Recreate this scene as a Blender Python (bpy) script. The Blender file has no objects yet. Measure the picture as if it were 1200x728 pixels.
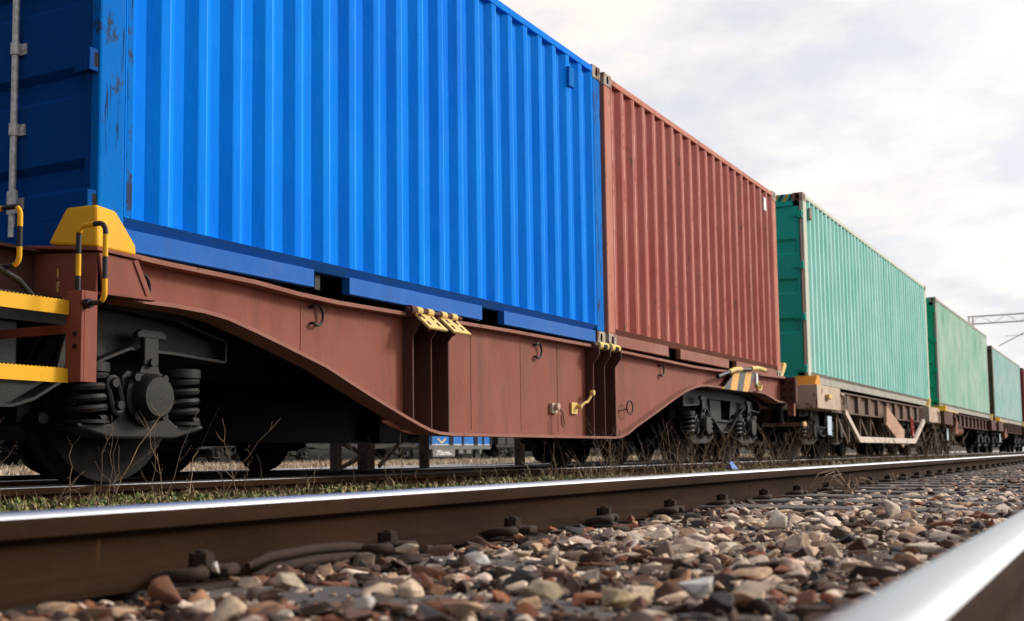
import bpy, bmesh, math, random
import numpy as np
from mathutils import Vector, Matrix, noise as mnoise
R = math.radians
PI = math.pi
random.seed(7)
rng = np.random.default_rng(11)
scn = bpy.context.scene
COL = scn.collection
ORG = {}

# ------------------------------------------------------------------ materials
def new_mat(name):
    m = bpy.data.materials.new(name); m.use_nodes = True
    nt = m.node_tree
    return m, nt, nt.nodes['Principled BSDF']

def N(nt, t, **kw):
    n = nt.nodes.new(t)
    for k, v in kw.items():
        if k in n.inputs.keys() if isinstance(k, str) else False:
            n.inputs[k].default_value = v
        else:
            setattr(n, k, v)
    return n

def noise(nt, vec, scale, detail=4.0, rough=0.55):
    n = nt.nodes.new('ShaderNodeTexNoise')
    n.inputs['Scale'].default_value = scale; n.inputs['Detail'].default_value = detail
    n.inputs['Roughness'].default_value = rough
    nt.links.new(vec, n.inputs['Vector'])
    return n.outputs['Fac']

def ramp(nt, fac, a, b, ca=(0, 0, 0, 1), cb=(1, 1, 1, 1)):
    n = nt.nodes.new('ShaderNodeValToRGB')
    n.color_ramp.elements[0].position = a; n.color_ramp.elements[0].color = ca
    n.color_ramp.elements[1].position = b; n.color_ramp.elements[1].color = cb
    nt.links.new(fac, n.inputs['Fac'])
    return n.outputs['Color']

def mix(nt, fac, a, b, mode='MIX'):
    n = nt.nodes.new('ShaderNodeMix'); n.data_type = 'RGBA'; n.blend_type = mode
    for sock, v in ((n.inputs[0], fac), (n.inputs[6], a), (n.inputs[7], b)):
        if isinstance(v, (int, float)): sock.default_value = v
        elif isinstance(v, tuple): sock.default_value = v if len(v) == 4 else (*v, 1)
        else: nt.links.new(v, sock)
    return n.outputs[2]

def scaled_pos(nt, s):
    g = nt.nodes.new('ShaderNodeNewGeometry')
    m = nt.nodes.new('ShaderNodeVectorMath'); m.operation = 'MULTIPLY'
    nt.links.new(g.outputs['Position'], m.inputs[0]); m.inputs[1].default_value = s
    return m.outputs[0]

def bump(nt, bsdf, h, strength, dist=0.01):
    b = nt.nodes.new('ShaderNodeBump'); b.inputs['Strength'].default_value = strength
    b.inputs['Distance'].default_value = dist
    nt.links.new(h, b.inputs['Height']); nt.links.new(b.outputs['Normal'], bsdf.inputs['Normal'])

def paint(name, base, fade=None, fade_amt=0.35, rust=(0.10, 0.035, 0.015), rust_amt=0.64, rough=0.42, streak=0.0,
          streak_col=None, scratch=0.0, scratch_col=(0.5, 0.5, 0.5), dirt=0.25, dent=0.25, spec=0.2):
    m, nt, b = new_mat(name)
    iso = scaled_pos(nt, (1, 1, 1)); ver = scaled_pos(nt, (9, 9, 0.5)); fine = scaled_pos(nt, (40, 40, 3))
    col = (*base, 1)
    fade = fade or tuple(min(1, c * 1.35 + 0.02) for c in base)
    f = ramp(nt, noise(nt, iso, 1.3, 5), 0.35, 0.72)
    fm = nt.nodes.new('ShaderNodeMath'); fm.operation = 'MULTIPLY'; nt.links.new(f, fm.inputs[0]); fm.inputs[1].default_value = fade_amt
    col = mix(nt, fm.outputs[0], col, (*fade, 1))
    if streak > 0:
        s = ramp(nt, noise(nt, ver, 1.0, 6, 0.65), 0.42, 0.68)
        sm = nt.nodes.new('ShaderNodeMath'); sm.operation = 'MULTIPLY'; nt.links.new(s, sm.inputs[0]); sm.inputs[1].default_value = streak
        col = mix(nt, sm.outputs[0], col, (*(streak_col or fade), 1))
    if dirt > 0:
        d = ramp(nt, noise(nt, scaled_pos(nt, (5, 5, 0.9)), 1.1, 7, 0.7), 0.5, 0.8)
        dm = nt.nodes.new('ShaderNodeMath'); dm.operation = 'MULTIPLY'; nt.links.new(d, dm.inputs[0]); dm.inputs[1].default_value = dirt
        col = mix(nt, dm.outputs[0], col, (0.035, 0.028, 0.022, 1))
    if scratch > 0:
        s = ramp(nt, noise(nt, fine, 1.0, 5, 0.7), 0.72 - scratch * 0.1, 0.74 - scratch * 0.1)
        col = mix(nt, s, col, (*scratch_col, 1))
    r = ramp(nt, noise(nt, scaled_pos(nt, (1, 1, 0.55)), 6.5, 9, 0.72), rust_amt, rust_amt + 0.05)
    col = mix(nt, r, col, (*rust, 1))
    nt.links.new(col, b.inputs['Base Color'])
    rr = nt.nodes.new('ShaderNodeMapRange'); rr.inputs['To Min'].default_value = rough; rr.inputs['To Max'].default_value = min(1, rough + 0.35)
    nt.links.new(noise(nt, iso, 5, 6), rr.inputs['Value']); nt.links.new(rr.outputs[0], b.inputs['Roughness'])
    b.inputs['Specular IOR Level'].default_value = spec
    if dent > 0: bump(nt, b, noise(nt, scaled_pos(nt, (1, 1, 0.6)), 3.2, 5, 0.6), dent, 0.02)
    return m

def plain(name, base, rough=0.7, metal=0.0, var=0.35, scale=12.0, bmp=0.3, dark=None):
    m, nt, b = new_mat(name)
    iso = scaled_pos(nt, (1, 1, 1))
    dark = dark or tuple(c * (1 - var) for c in base)
    lite = tuple(min(1, c * (1 + var)) for c in base)
    c = mix(nt, ramp(nt, noise(nt, iso, scale, 6, 0.65), 0.3, 0.7), dark, lite)
    nt.links.new(c, b.inputs['Base Color'])
    b.inputs['Roughness'].default_value = rough; b.inputs['Metallic'].default_value = metal; b.inputs['Specular IOR Level'].default_value = 0.25
    if bmp: bump(nt, b, noise(nt, iso, scale * 6, 5), bmp, 0.004)
    return m

def attr_mat(name, rough=0.85, bmp=0.5, scale=70.0, rust=False):
    m, nt, b = new_mat(name)
    a = nt.nodes.new('ShaderNodeAttribute'); a.attribute_name = 'tint'
    iso = scaled_pos(nt, (1, 1, 1))
    v = ramp(nt, noise(nt, iso, scale, 5, 0.65), 0.25, 0.75, (0.55, 0.53, 0.5, 1), (1.15, 1.12, 1.1, 1))
    c = mix(nt, 1.0, a.outputs['Color'], v, 'MULTIPLY')
    if rust:
        k = nt.nodes.new('ShaderNodeMath'); k.operation = 'MULTIPLY'; nt.links.new(ramp(nt, noise(nt, iso, 17, 6, 0.68), 0.46, 0.62), k.inputs[0]); k.inputs[1].default_value = 0.42
        c = mix(nt, k.outputs[0], c, (0.10, 0.045, 0.024, 1))
    nt.links.new(c, b.inputs['Base Color']); b.inputs['Roughness'].default_value = rough
    if bmp: bump(nt, b, noise(nt, iso, scale * 2.5, 6, 0.65), bmp, 0.003)
    return m

BLUE = (0.0, 0.165, 0.74)
MT = {}
MT['blue'] = paint('blue_paint', BLUE, (0.0, 0.23, 0.78), 0.6, rust=(0.02, 0.03, 0.08), rust_amt=0.70, rough=0.6, dirt=0.12, streak=0.45, streak_col=(0.0, 0.25, 0.78), spec=0.04, dent=0.45)
MT['blue_post'] = paint('blue_post_paint', (0.0, 0.135, 0.52), (0.0, 0.17, 0.54), 0.5, rust=(0.03, 0.05, 0.10), rust_amt=0.585, rough=0.6, scratch=1.3, scratch_col=(0.008, 0.035, 0.11), dirt=0.2, spec=0.05)
MT['blue_low'] = paint('blue_rail_paint', (0.006, 0.105, 0.42), (0.01, 0.14, 0.48), 0.5, rust=(0.05, 0.06, 0.09), rust_amt=0.68, rough=0.55, dirt=0.3)
MT['blue_door'] = paint('blue_door_paint', (0.0, 0.055, 0.25), (0.0, 0.07, 0.28), 0.4, rust_amt=0.74, rough=0.55, dirt=0.3, spec=0.06)  # the side's blue, darkened for the shade on the door end
MT['red'] = paint('red_paint', (0.30, 0.042, 0.029), (0.37, 0.10, 0.075), 0.55, rust=(0.13, 0.035, 0.02), rust_amt=0.61, rough=0.5, streak=0.35, streak_col=(0.24, 0.06, 0.045), scratch=0.08, scratch_col=(0.62, 0.5, 0.46), dirt=0.22)
MT['red_post'] = paint('red_post_paint', (0.42, 0.12, 0.07), (0.5, 0.2, 0.14), 0.6, rust=(0.13, 0.045, 0.02), rust_amt=0.58, rough=0.55, streak=0.4, streak_col=(0.52, 0.27, 0.2))
MT['red_low'] = paint('red_rail_paint', (0.26, 0.095, 0.07), (0.33, 0.15, 0.115), 0.6, rust=(0.12, 0.05, 0.03), rust_amt=0.6, rough=0.6, dirt=0.35)
MT['teal'] = paint('teal_paint', (0.17, 0.54, 0.46), (0.34, 0.68, 0.62), 0.8, rust=(0.2, 0.11, 0.06), rust_amt=0.70, rough=0.5, streak=0.6, streak_col=(0.52, 0.76, 0.71), dirt=0.15)
MT['teal_door'] = paint('teal_door_paint', (0.015, 0.50, 0.40), (0.03, 0.55, 0.45), 0.4, rust_amt=0.76, rough=0.5, dirt=0.2)
MT['teal_post'] = paint('teal_post_paint', (0.56, 0.56, 0.46), (0.68, 0.66, 0.55), 0.6, rust=(0.22, 0.15, 0.09), rust_amt=0.61, rough=0.7, streak=0.5, streak_col=(0.36, 0.48, 0.40))
MT['grey_rail'] = paint('grey_rail_paint', (0.36, 0.34, 0.29), (0.46, 0.43, 0.37), 0.6, rust=(0.2, 0.11, 0.06), rust_amt=0.63, rough=0.65, dirt=0.5, streak=0.3, streak_col=(0.22, 0.2, 0.16))
MT['green'] = paint('green_paint', (0.25, 0.58, 0.41), (0.62, 0.76, 0.66), 0.8, rust=(0.30, 0.20, 0.11), rust_amt=0.66, rough=0.6, streak=0.75, streak_col=(0.62, 0.74, 0.64), dirt=0.35)
MT['green_door'] = paint('green_door_paint', (0.015, 0.42, 0.22), (0.03, 0.46, 0.27), 0.5, rust_amt=0.7, rough=0.55)
MT['aqua'] = paint('aqua_paint', (0.28, 0.58, 0.56), (0.62, 0.77, 0.73), 0.8, rust=(0.28, 0.17, 0.1), rust_amt=0.63, rough=0.6, streak=0.7, streak_col=(0.5, 0.6, 0.56), dirt=0.25)
MT['maroon'] = paint('maroon_paint', (0.25, 0.06, 0.05), rust_amt=0.66, rough=0.6)
MT['blue_worn'] = paint('worn_blue_ridge', (0.01, 0.25, 0.76), (0.03, 0.36, 0.80), 0.7, rust=(0.3, 0.4, 0.5), rust_amt=0.66, rough=0.55, dirt=0.1, dent=0, spec=0.1)  # blue, red and teal ridge strips: edge highlights put into the colour
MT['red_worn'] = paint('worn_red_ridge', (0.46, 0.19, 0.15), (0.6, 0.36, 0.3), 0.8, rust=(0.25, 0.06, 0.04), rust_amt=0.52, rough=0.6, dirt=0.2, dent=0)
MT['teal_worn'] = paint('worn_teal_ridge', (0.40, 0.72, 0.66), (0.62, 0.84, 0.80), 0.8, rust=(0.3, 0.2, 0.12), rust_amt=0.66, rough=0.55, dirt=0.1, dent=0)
MT['casting'] = paint('casting_steel', (0.36, 0.30, 0.24), (0.5, 0.42, 0.34), 0.7, rust=(0.13, 0.06, 0.03), rust_amt=0.53, rough=0.7)
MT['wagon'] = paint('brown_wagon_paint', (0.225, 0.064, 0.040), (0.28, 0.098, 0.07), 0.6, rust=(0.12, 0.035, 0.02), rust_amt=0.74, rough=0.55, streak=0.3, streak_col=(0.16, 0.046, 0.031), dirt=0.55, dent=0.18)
MT['wagon_flange'] = paint('wagon_flange_paint', (0.25, 0.10, 0.07), (0.34, 0.16, 0.12), 0.7, rust=(0.11, 0.035, 0.02), rust_amt=0.62, rough=0.6, dirt=0.3)
MT['wagon_dark'] = paint('grimy_brown_paint', (0.085, 0.032, 0.025), (0.11, 0.05, 0.04), 0.6, rust=(0.06, 0.02, 0.012), rust_amt=0.66, rough=0.65, dirt=0.5)
MT['beige'] = paint('beige_wagon_paint', (0.52, 0.40, 0.30), (0.64, 0.52, 0.42), 0.7, rust=(0.24, 0.10, 0.05), rust_amt=0.56, rough=0.65, dirt=0.35, streak=0.3, streak_col=(0.28, 0.17, 0.11))
MT['beige_dark'] = paint('grimy_beige_paint', (0.15, 0.10, 0.075), (0.2, 0.14, 0.1), 0.7, rust=(0.13, 0.05, 0.03), rust_amt=0.54, rough=0.7, dirt=0.5)
MT['yellow'] = paint('yellow_paint', (0.76, 0.38, 0.012), (0.82, 0.46, 0.03), 0.5, rust=(0.16, 0.07, 0.03), rust_amt=0.625, rough=0.5, dirt=0.45, scratch=0.25, scratch_col=(0.12, 0.06, 0.03))
MT['cream'] = paint('faded_yellow_paint', (0.66, 0.45, 0.13), (0.72, 0.55, 0.26), 0.7, rust=(0.16, 0.07, 0.03), rust_amt=0.60, rough=0.55, dirt=0.3)
MT['orange'] = paint('orange_paint', (0.68, 0.26, 0.02), (0.75, 0.36, 0.05), 0.5, rust_amt=0.66, rough=0.5)
MT['black'] = plain('black_paint', (0.022, 0.021, 0.022), 0.45, scale=20)
MT['grime'] = plain('grimy_steel', (0.0125, 0.0095, 0.008), 0.6, scale=14, var=0.5)
MT['grime2'] = plain('oily_black_steel', (0.005, 0.0045, 0.004), 0.55, scale=14, var=0.5)  # oily steel, also the painted shade on the brown wagon's far and inner parts
MT['galv'] = plain('galvanised_steel', (0.62, 0.59, 0.54), 0.42, 0.4, 0.3, 30)
MT['white'] = plain('white_paint', (0.75, 0.75, 0.72), 0.5, scale=30, var=0.15)
MT['plate'] = plain('pale_blue_plate', (0.45, 0.6, 0.72), 0.5, scale=60, var=0.5)
MT['wheelm'] = plain('brake_dusted_wheel', (0.010, 0.0075, 0.006), 0.9, scale=9, var=0.6)
MT['rubber'] = plain('black_rubber', (0.015, 0.015, 0.016), 0.55, scale=30)
MT['roofm'] = plain('roof_paint', (0.2, 0.22, 0.22), 0.6)
MT['dark_in'] = plain('dark_recess', (0.012, 0.011, 0.011), 0.9)  # near black standing in for the shade inside holes and slots
MT['redw'] = plain('red_handwheel_paint', (0.38, 0.03, 0.02), 0.5)
MT['conc'] = plain('weathered_post', (0.14, 0.10, 0.07), 0.9, scale=8)
MT['portal'] = plain('portal_paint', (0.78, 0.73, 0.70), 0.6)
MT['far_blue'] = paint('far_blue_paint', (0.008, 0.13, 0.42), rust_amt=0.75, rough=0.5)
MT['scrub'] = plain('dark_scrub', (0.022, 0.02, 0.013), 0.95, scale=3, var=0.6)
MT['truss'] = paint('pale_truss_paint', (0.60, 0.50, 0.42), (0.7, 0.6, 0.52), 0.6, rust=(0.3, 0.15, 0.09), rust_amt=0.62, rough=0.65, dirt=0.25)
MT['brace'] = paint('faded_brace_paint', (0.46, 0.26, 0.18), (0.55, 0.36, 0.27), 0.6, rust=(0.22, 0.09, 0.05), rust_amt=0.62, rough=0.65, dirt=0.25)
MT['marker_grey'] = plain('dusty_grey_paint', (0.13, 0.125, 0.12), 0.8)
MT['scrap'] = plain('blue_plastic', (0.02, 0.16, 0.55), 0.35, scale=20)

def rail_side():
    m, nt, b = new_mat('rusty_rail_side')
    p = scaled_pos(nt, (3, 0.8, 3)); q = scaled_pos(nt, (3, 10, 0.6))
    c = mix(nt, ramp(nt, noise(nt, p, 2.5, 7, 0.65), 0.3, 0.75), (0.013, 0.0068, 0.0036), (0.044, 0.020, 0.009))
    c = mix(nt, ramp(nt, noise(nt, q, 1.0, 3), 0.68, 0.78), c, (0.15, 0.06, 0.02))
    nt.links.new(c, b.inputs['Base Color']); b.inputs['Roughness'].default_value = 0.85; b.inputs['Specular IOR Level'].default_value = 0.05
    bump(nt, b, noise(nt, scaled_pos(nt, (1, 1, 1)), 60, 6), 0.35, 0.004)
    return m
def rail_top():
    m, nt, b = new_mat('polished_rail_head')
    c = mix(nt, ramp(nt, noise(nt, scaled_pos(nt, (30, 0.7, 30)), 1.0, 4), 0.3, 0.7), (0.46, 0.47, 0.51), (0.62, 0.63, 0.67))
    nt.links.new(c, b.inputs['Base Color']); b.inputs['Metallic'].default_value = 1.0
    rr = nt.nodes.new('ShaderNodeMapRange'); rr.inputs['To Min'].default_value = 0.28; rr.inputs['To Max'].default_value = 0.44
    nt.links.new(noise(nt, scaled_pos(nt, (50, 1.2, 50)), 1.0, 5), rr.inputs['Value']); nt.links.new(rr.outputs[0], b.inputs['Roughness'])
    return m
MT['rail_side'] = rail_side(); MT['rail_top'] = rail_top()
MT['bolt'] = plain('rusty_bolt', (0.030, 0.016, 0.010), 0.85, 0.0, 0.5, 40)
def wood():
    m, nt, b = new_mat('old_sleeper_timber')
    p = scaled_pos(nt, (1.5, 26, 26))
    f = noise(nt, p, 1.0, 7, 0.7)
    c = mix(nt, ramp(nt, f, 0.3, 0.7), (0.035, 0.027, 0.022), (0.15, 0.115, 0.09))
    c = mix(nt, ramp(nt, noise(nt, scaled_pos(nt, (1, 1, 1)), 5, 5), 0.45, 0.7), c, (0.06, 0.055, 0.055))
    nt.links.new(c, b.inputs['Base Color']); b.inputs['Roughness'].default_value = 0.85
    bump(nt, b, f, 0.7, 0.008)
    return m
MT['wood'] = wood()
def ground_mat():
    m, nt, b = new_mat('gravelly_earth')
    iso = scaled_pos(nt, (1, 1, 1))
    c = mix(nt, ramp(nt, noise(nt, iso, 38, 6, 0.7), 0.35, 0.65), (0.035, 0.026, 0.02), (0.19, 0.14, 0.10))
    c = mix(nt, ramp(nt, noise(nt, iso, 1.7, 5), 0.4, 0.65), c, (0.085, 0.06, 0.045))
    # dry, pale ground beyond the third track
    s = nt.nodes.new('ShaderNodeSeparateXYZ'); g = nt.nodes.new('ShaderNodeNewGeometry'); nt.links.new(g.outputs['Position'], s.inputs[0])
    far = nt.nodes.new('ShaderNodeMapRange'); far.inputs['From Min'].default_value = -11.4; far.inputs['From Max'].default_value = -12.4
    nt.links.new(s.outputs['X'], far.inputs['Value'])
    pale = mix(nt, ramp(nt, noise(nt, iso, 9, 6, 0.7), 0.35, 0.65), (0.36, 0.29, 0.21), (0.62, 0.54, 0.42))
    c = mix(nt, far.outputs[0], c, pale)
    nt.links.new(c, b.inputs['Base Color']); b.inputs['Roughness'].default_value = 0.95
    bump(nt, b, noise(nt, iso, 45, 7, 0.7), 1.0, 0.03)
    return m
MT['ground'] = ground_mat()
def verge_mat():
    m, nt, b = new_mat('weedy_earth')
    iso = scaled_pos(nt, (1, 1, 1))
    c = mix(nt, ramp(nt, noise(nt, iso, 30, 6, 0.7), 0.35, 0.65), (0.04, 0.028, 0.018), (0.15, 0.105, 0.06))
    c = mix(nt, ramp(nt, noise(nt, iso, 4, 5), 0.45, 0.62), c, (0.055, 0.07, 0.02))
    nt.links.new(c, b.inputs['Base Color']); b.inputs['Roughness'].default_value = 0.95
    bump(nt, b, noise(nt, iso, 40, 7, 0.7), 1.0, 0.03)
    return m
MT['verge'] = verge_mat()
MT['stone'] = attr_mat('ballast_stone', 0.9, 0.6, 60, rust=True)
MT['blade'] = attr_mat('grass_blade', 0.7, 0.0)
MT['stalk'] = attr_mat('dry_stalk', 0.8, 0.0, 120)
def hazard(name, cy, cz, period, slope):
    m, nt, b = new_mat(name)
    g = nt.nodes.new('ShaderNodeTexCoord'); s = nt.nodes.new('ShaderNodeSeparateXYZ'); nt.links.new(g.outputs['Object'], s.inputs[0])
    a = nt.nodes.new('ShaderNodeMath'); a.operation = 'MULTIPLY_ADD'
    nt.links.new(s.outputs['Z'], a.inputs[0]); a.inputs[1].default_value = slope; nt.links.new(s.outputs[cy], a.inputs[2])
    d = nt.nodes.new('ShaderNodeMath'); d.operation = 'DIVIDE'; nt.links.new(a.outputs[0], d.inputs[0]); d.inputs[1].default_value = period
    f = nt.nodes.new('ShaderNodeMath'); f.operation = 'FRACT'; nt.links.new(d.outputs[0], f.inputs[0])
    k = nt.nodes.new('ShaderNodeMath'); k.operation = 'GREATER_THAN'; nt.links.new(f.outputs[0], k.inputs[0]); k.inputs[1].default_value = 0.5
    yel = mix(nt, ramp(nt, noise(nt, scaled_pos(nt, (1, 1, 1)), 18, 6), 0.4, 0.7), (0.72, 0.36, 0.03), (0.62, 0.25, 0.02))
    c = mix(nt, k.outputs[0], yel, (0.02, 0.018, 0.018))
    nt.links.new(c, b.inputs['Base Color']); b.inputs['Roughness'].default_value = 0.5
    return m

# ------------------------------------------------------------------ mesh builder
class M:
    def __init__(s): s.v = []; s.f = []; s.m = []
    def add(s, vs, fs, mi=0):
        o = len(s.v); s.v += [tuple(p) for p in vs]
        for f in fs: s.f.append([i + o for i in f]); s.m.append(mi)
        return s
    def box(s, x0, x1, y0, y1, z0, z1, mi=0):
        v = [(x, y, z) for z in (z0, z1) for y in (y0, y1) for x in (x0, x1)]
        return s.add(v, [(0, 2, 3, 1), (4, 5, 7, 6), (0, 1, 5, 4), (2, 6, 7, 3), (0, 4, 6, 2), (1, 3, 7, 5)], mi)
    def bar(s, p, q, w, h, up=(0, 0, 1), mi=0):
        p = Vector(p); q = Vector(q); d = (q - p).normalized(); up = Vector(up)
        a = d.cross(up)
        if a.length < 1e-4: a = d.cross(Vector((1, 0, 0)))
        a.normalize(); b = a.cross(d)
        v = [c + a * (i * w / 2) + b * (j * h / 2) for c in (p, q) for j in (-1, 1) for i in (-1, 1)]
        return s.add(v, [(0, 2, 3, 1), (4, 5, 7, 6), (0, 1, 5, 4), (2, 6, 7, 3), (0, 4, 6, 2), (1, 3, 7, 5)], mi)
    def prism(s, poly, ax, t0, t1, mi=0):
        # poly in the two axes left over, in order
        def P(a, b, t): return {'x': (t, a, b), 'y': (a, t, b), 'z': (a, b, t)}[ax]
        n = len(poly)
        v = [P(a, b, t0) for a, b in poly] + [P(a, b, t1) for a, b in poly]
        return s.add(v, [list(range(n))[::-1], list(range(n, 2 * n))] + [(i, (i + 1) % n, n + (i + 1) % n, n + i) for i in range(n)], mi)
    def strip(s, poly, ax, t0, t1, th, mi=0):
        # a band of thickness th that follows an open polyline
        pts = [Vector(p) for p in poly]; L = []; U = []
        for i, p in enumerate(pts):
            d = (pts[min(i + 1, len(pts) - 1)] - pts[max(i - 1, 0)]).normalized()
            n = Vector((-d.y, d.x)) * th / 2
            L.append(tuple(p - n)); U.append(tuple(p + n))
        def P(a, b, t): return {'x': (t, a, b), 'y': (a, t, b), 'z': (a, b, t)}[ax]
        n = len(pts); v = [P(*p, t) for t in (t0, t1) for p in L + U]; f = []
        for i in range(n - 1):
            a, b_, c, d = i, i + 1, n + i + 1, n + i
            f += [(a, b_, c, d), (2 * n + d, 2 * n + c, 2 * n + b_, 2 * n + a), (a, 2 * n + a, 2 * n + b_, b_), (d, c, 2 * n + c, 2 * n + d)]
        f += [(0, n, 3 * n, 2 * n), (n - 1, 3 * n - 1, 4 * n - 1, 2 * n - 1)]
        f[-1] = (n - 1, 2 * n + n - 1, 3 * n + n - 1, n + n - 1)
        return s.add(v, f, mi)
    def tube(s, path, r, n=8, mi=0, closed=False):
        path = [Vector(p) for p in path]; k = len(path); rings = []
        ref = None
        for i, p in enumerate(path):
            if closed: d = (path[(i + 1) % k] - path[i - 1]).normalized()
            else: d = (path[min(i + 1, k - 1)] - path[max(i - 1, 0)]).normalized()
            if ref is None:
                ref = d.cross(Vector((0, 0, 1)))
                if ref.length < 1e-3: ref = d.cross(Vector((1, 0, 0)))
            a = (ref - d * ref.dot(d)).normalized(); ref = a; b = d.cross(a)
            rr = r[i] if isinstance(r, (list, tuple)) else r
            rings.append([p + (a * math.cos(t) + b * math.sin(t)) * rr for t in (2 * PI * j / n for j in range(n))])
        v = [q for g in rings for q in g]; f = []
        for i in range(k if closed else k - 1):
            i2 = (i + 1) % k
            for j in range(n): f.append((i * n + j, i * n + (j + 1) % n, i2 * n + (j + 1) % n, i2 * n + j))
        if not closed: f += [list(range(n))[::-1], list(range((k - 1) * n, k * n))]
        return s.add(v, f, mi)
    def cyl(s, p, q, r, n=16, mi=0): return s.tube([p, q], r, n, mi)
    def rev(s, prof, c, ax='x', n=32, mi=0):
        # prof: (t along the axis, radius), open at both ends unless the radius is 0
        c = Vector(c); v = []; f = []; k = len(prof)
        for t, r in prof:
            for j in range(n):
                a = 2 * PI * j / n; u, w = r * math.cos(a), r * math.sin(a)
                v.append(c + {'x': Vector((t, u, w)), 'y': Vector((u, t, w)), 'z': Vector((u, w, t))}[ax])
        for i in range(k - 1):
            for j in range(n): f.append((i * n + j, i * n + (j + 1) % n, (i + 1) * n + (j + 1) % n, (i + 1) * n + j))
        f += [list(range(n))[::-1], list(range((k - 1) * n, k * n))]
        return s.add(v, f, mi)
    def coil(s, c, Rr, r, z0, z1, turns, n=7):
        st = int(turns * 14)
        s.tube([(c[0] + Rr * math.cos(2 * PI * turns * i / st), c[1] + Rr * math.sin(2 * PI * turns * i / st), z0 + (z1 - z0) * i / st) for i in range(st + 1)], r, n)
        return s
    def build(s, name, mats, parent=None, bevel=0.0, smooth=None, seg=2):
        o = Vector(ORG.get(parent, (0, 0, 0))) if parent else Vector((0, 0, 0))
        me = bpy.data.meshes.new(name)
        me.from_pydata([tuple(Vector(p) - o) for p in s.v], [], s.f)
        bm = bmesh.new(); bm.from_mesh(me); bmesh.ops.recalc_face_normals(bm, faces=bm.faces); bm.to_mesh(me); bm.free()
        mats = mats if isinstance(mats, (list, tuple)) else [mats]
        for m in mats: me.materials.append(m)
        if len(mats) > 1: me.polygons.foreach_set('material_index', s.m)
        if smooth is not None:
            me.polygons.foreach_set('use_smooth', [True] * len(me.polygons)); me.set_sharp_from_angle(angle=R(smooth))
        ob = bpy.data.objects.new(name, me); COL.objects.link(ob)
        if parent: ob.parent = parent
        ORG[ob] = tuple(o)
        if bevel:
            b = ob.modifiers.new('edge', 'BEVEL'); b.width = bevel; b.segments = seg; b.limit_method = 'ANGLE'; b.angle_limit = R(35)
        return ob

def tag(o, label=None, cat=None, group=None, kind=None):
    if label: o['label'] = label
    if cat: o['category'] = cat
    if group: o['group'] = group
    if kind: o['kind'] = kind
    return o
def thing(name, label, cat, loc=(0, 0, 0), group=None):
    o = bpy.data.objects.new(name, None); COL.objects.link(o); o.location = loc; o.empty_display_size = 0.2
    ORG[o] = tuple(loc); return tag(o, label, cat, group)
def sub(name, parent, loc):
    o = bpy.data.objects.new(name, None); COL.objects.link(o); o.parent = parent
    o.location = Vector(loc) - Vector(ORG[parent]); ORG[o] = tuple(loc); return o
def copy_tree(o, parent=None):
    c = o.copy(); COL.objects.link(c)
    if parent: c.parent = parent
    for ch in list(o.children): copy_tree(ch, c)
    return c
def arc(c, r, a0, a1, n, plane='yz'):
    out = []
    for i in range(n + 1):
        a = R(a0 + (a1 - a0) * i / n); u, w = r * math.cos(a), r * math.sin(a)
        out.append({'yz': (c[0], c[1] + u, c[2] + w), 'xz': (c[0] + u, c[1], c[2] + w), 'xy': (c[0] + u, c[1] + w, c[2])}[plane])
    return out

# ------------------------------------------------------------------ camera (measured from the photograph's vanishing points)
yaw, pit, rol, fpx, cyp = 0.4792, 0.0844, -0.0135, 1400.13, 416.33
CAMZ = 0.300
F = Vector((-math.sin(yaw) * math.cos(pit), math.cos(yaw) * math.cos(pit), math.sin(pit)))
R0 = Vector((math.cos(yaw), math.sin(yaw), 0)); U0 = Vector((math.sin(yaw) * math.sin(pit), -math.cos(yaw) * math.sin(pit), math.cos(pit)))
cR = R0 * math.cos(rol) + U0 * math.sin(rol); cU = U0 * math.cos(rol) - R0 * math.sin(rol)
cam = bpy.data.cameras.new('camera'); co = bpy.data.objects.new('camera', cam); COL.objects.link(co)
mw = Matrix((cR, cU, -F)).transposed().to_4x4(); mw.translation = (0, 0, CAMZ); co.matrix_world = mw
cam.sensor_width = 36; cam.lens = fpx / 1200 * 36; cam.shift_y = (cyp - 364) / 1200
cam.clip_start = 0.02; cam.clip_end = 5000
cam.dof.use_dof = True; cam.dof.focus_distance = 6.0; cam.dof.aperture_fstop = 4.8
scn.camera = co

# ------------------------------------------------------------------ light
SUN = Vector((0.60, 0.66, 0.45)).normalized()
sl = bpy.data.lights.new('sun', 'SUN'); sl.energy = 1.5; sl.angle = R(10); sl.color = (1.0, 0.95, 0.88)
so = bpy.data.objects.new('sun', sl); COL.objects.link(so); so.rotation_euler = SUN.to_track_quat('Z', 'Y').to_euler(); so.location = (10, 5, 20)
W = bpy.data.worlds.new('World'); scn.world = W; W.use_nodes = True
nt = W.node_tree; bg = nt.nodes['Background']
sky = nt.nodes.new('ShaderNodeTexSky'); sky.sky_type = 'NISHITA'; sky.sun_disc = False
sky.sun_elevation = math.asin(SUN.z); sky.sun_rotation = math.atan2(SUN.x, SUN.y); sky.dust_density = 3.0
tc = nt.nodes.new('ShaderNodeTexCoord')
sx = nt.nodes.new('ShaderNodeSeparateXYZ'); nt.links.new(tc.outputs['Generated'], sx.inputs[0])
zz = nt.nodes.new('ShaderNodeMath'); zz.operation = 'ADD'; nt.links.new(sx.outputs['Z'], zz.inputs[0]); zz.inputs[1].default_value = 0.22
zm = nt.nodes.new('ShaderNodeMath'); zm.operation = 'MAXIMUM'; nt.links.new(zz.outputs[0], zm.inputs[0]); zm.inputs[1].default_value = 0.1
dv = []
for a in ('X', 'Y'):
    d = nt.nodes.new('ShaderNodeMath'); d.operation = 'DIVIDE'; nt.links.new(sx.outputs[a], d.inputs[0]); nt.links.new(zm.outputs[0], d.inputs[1]); dv.append(d)
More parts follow.
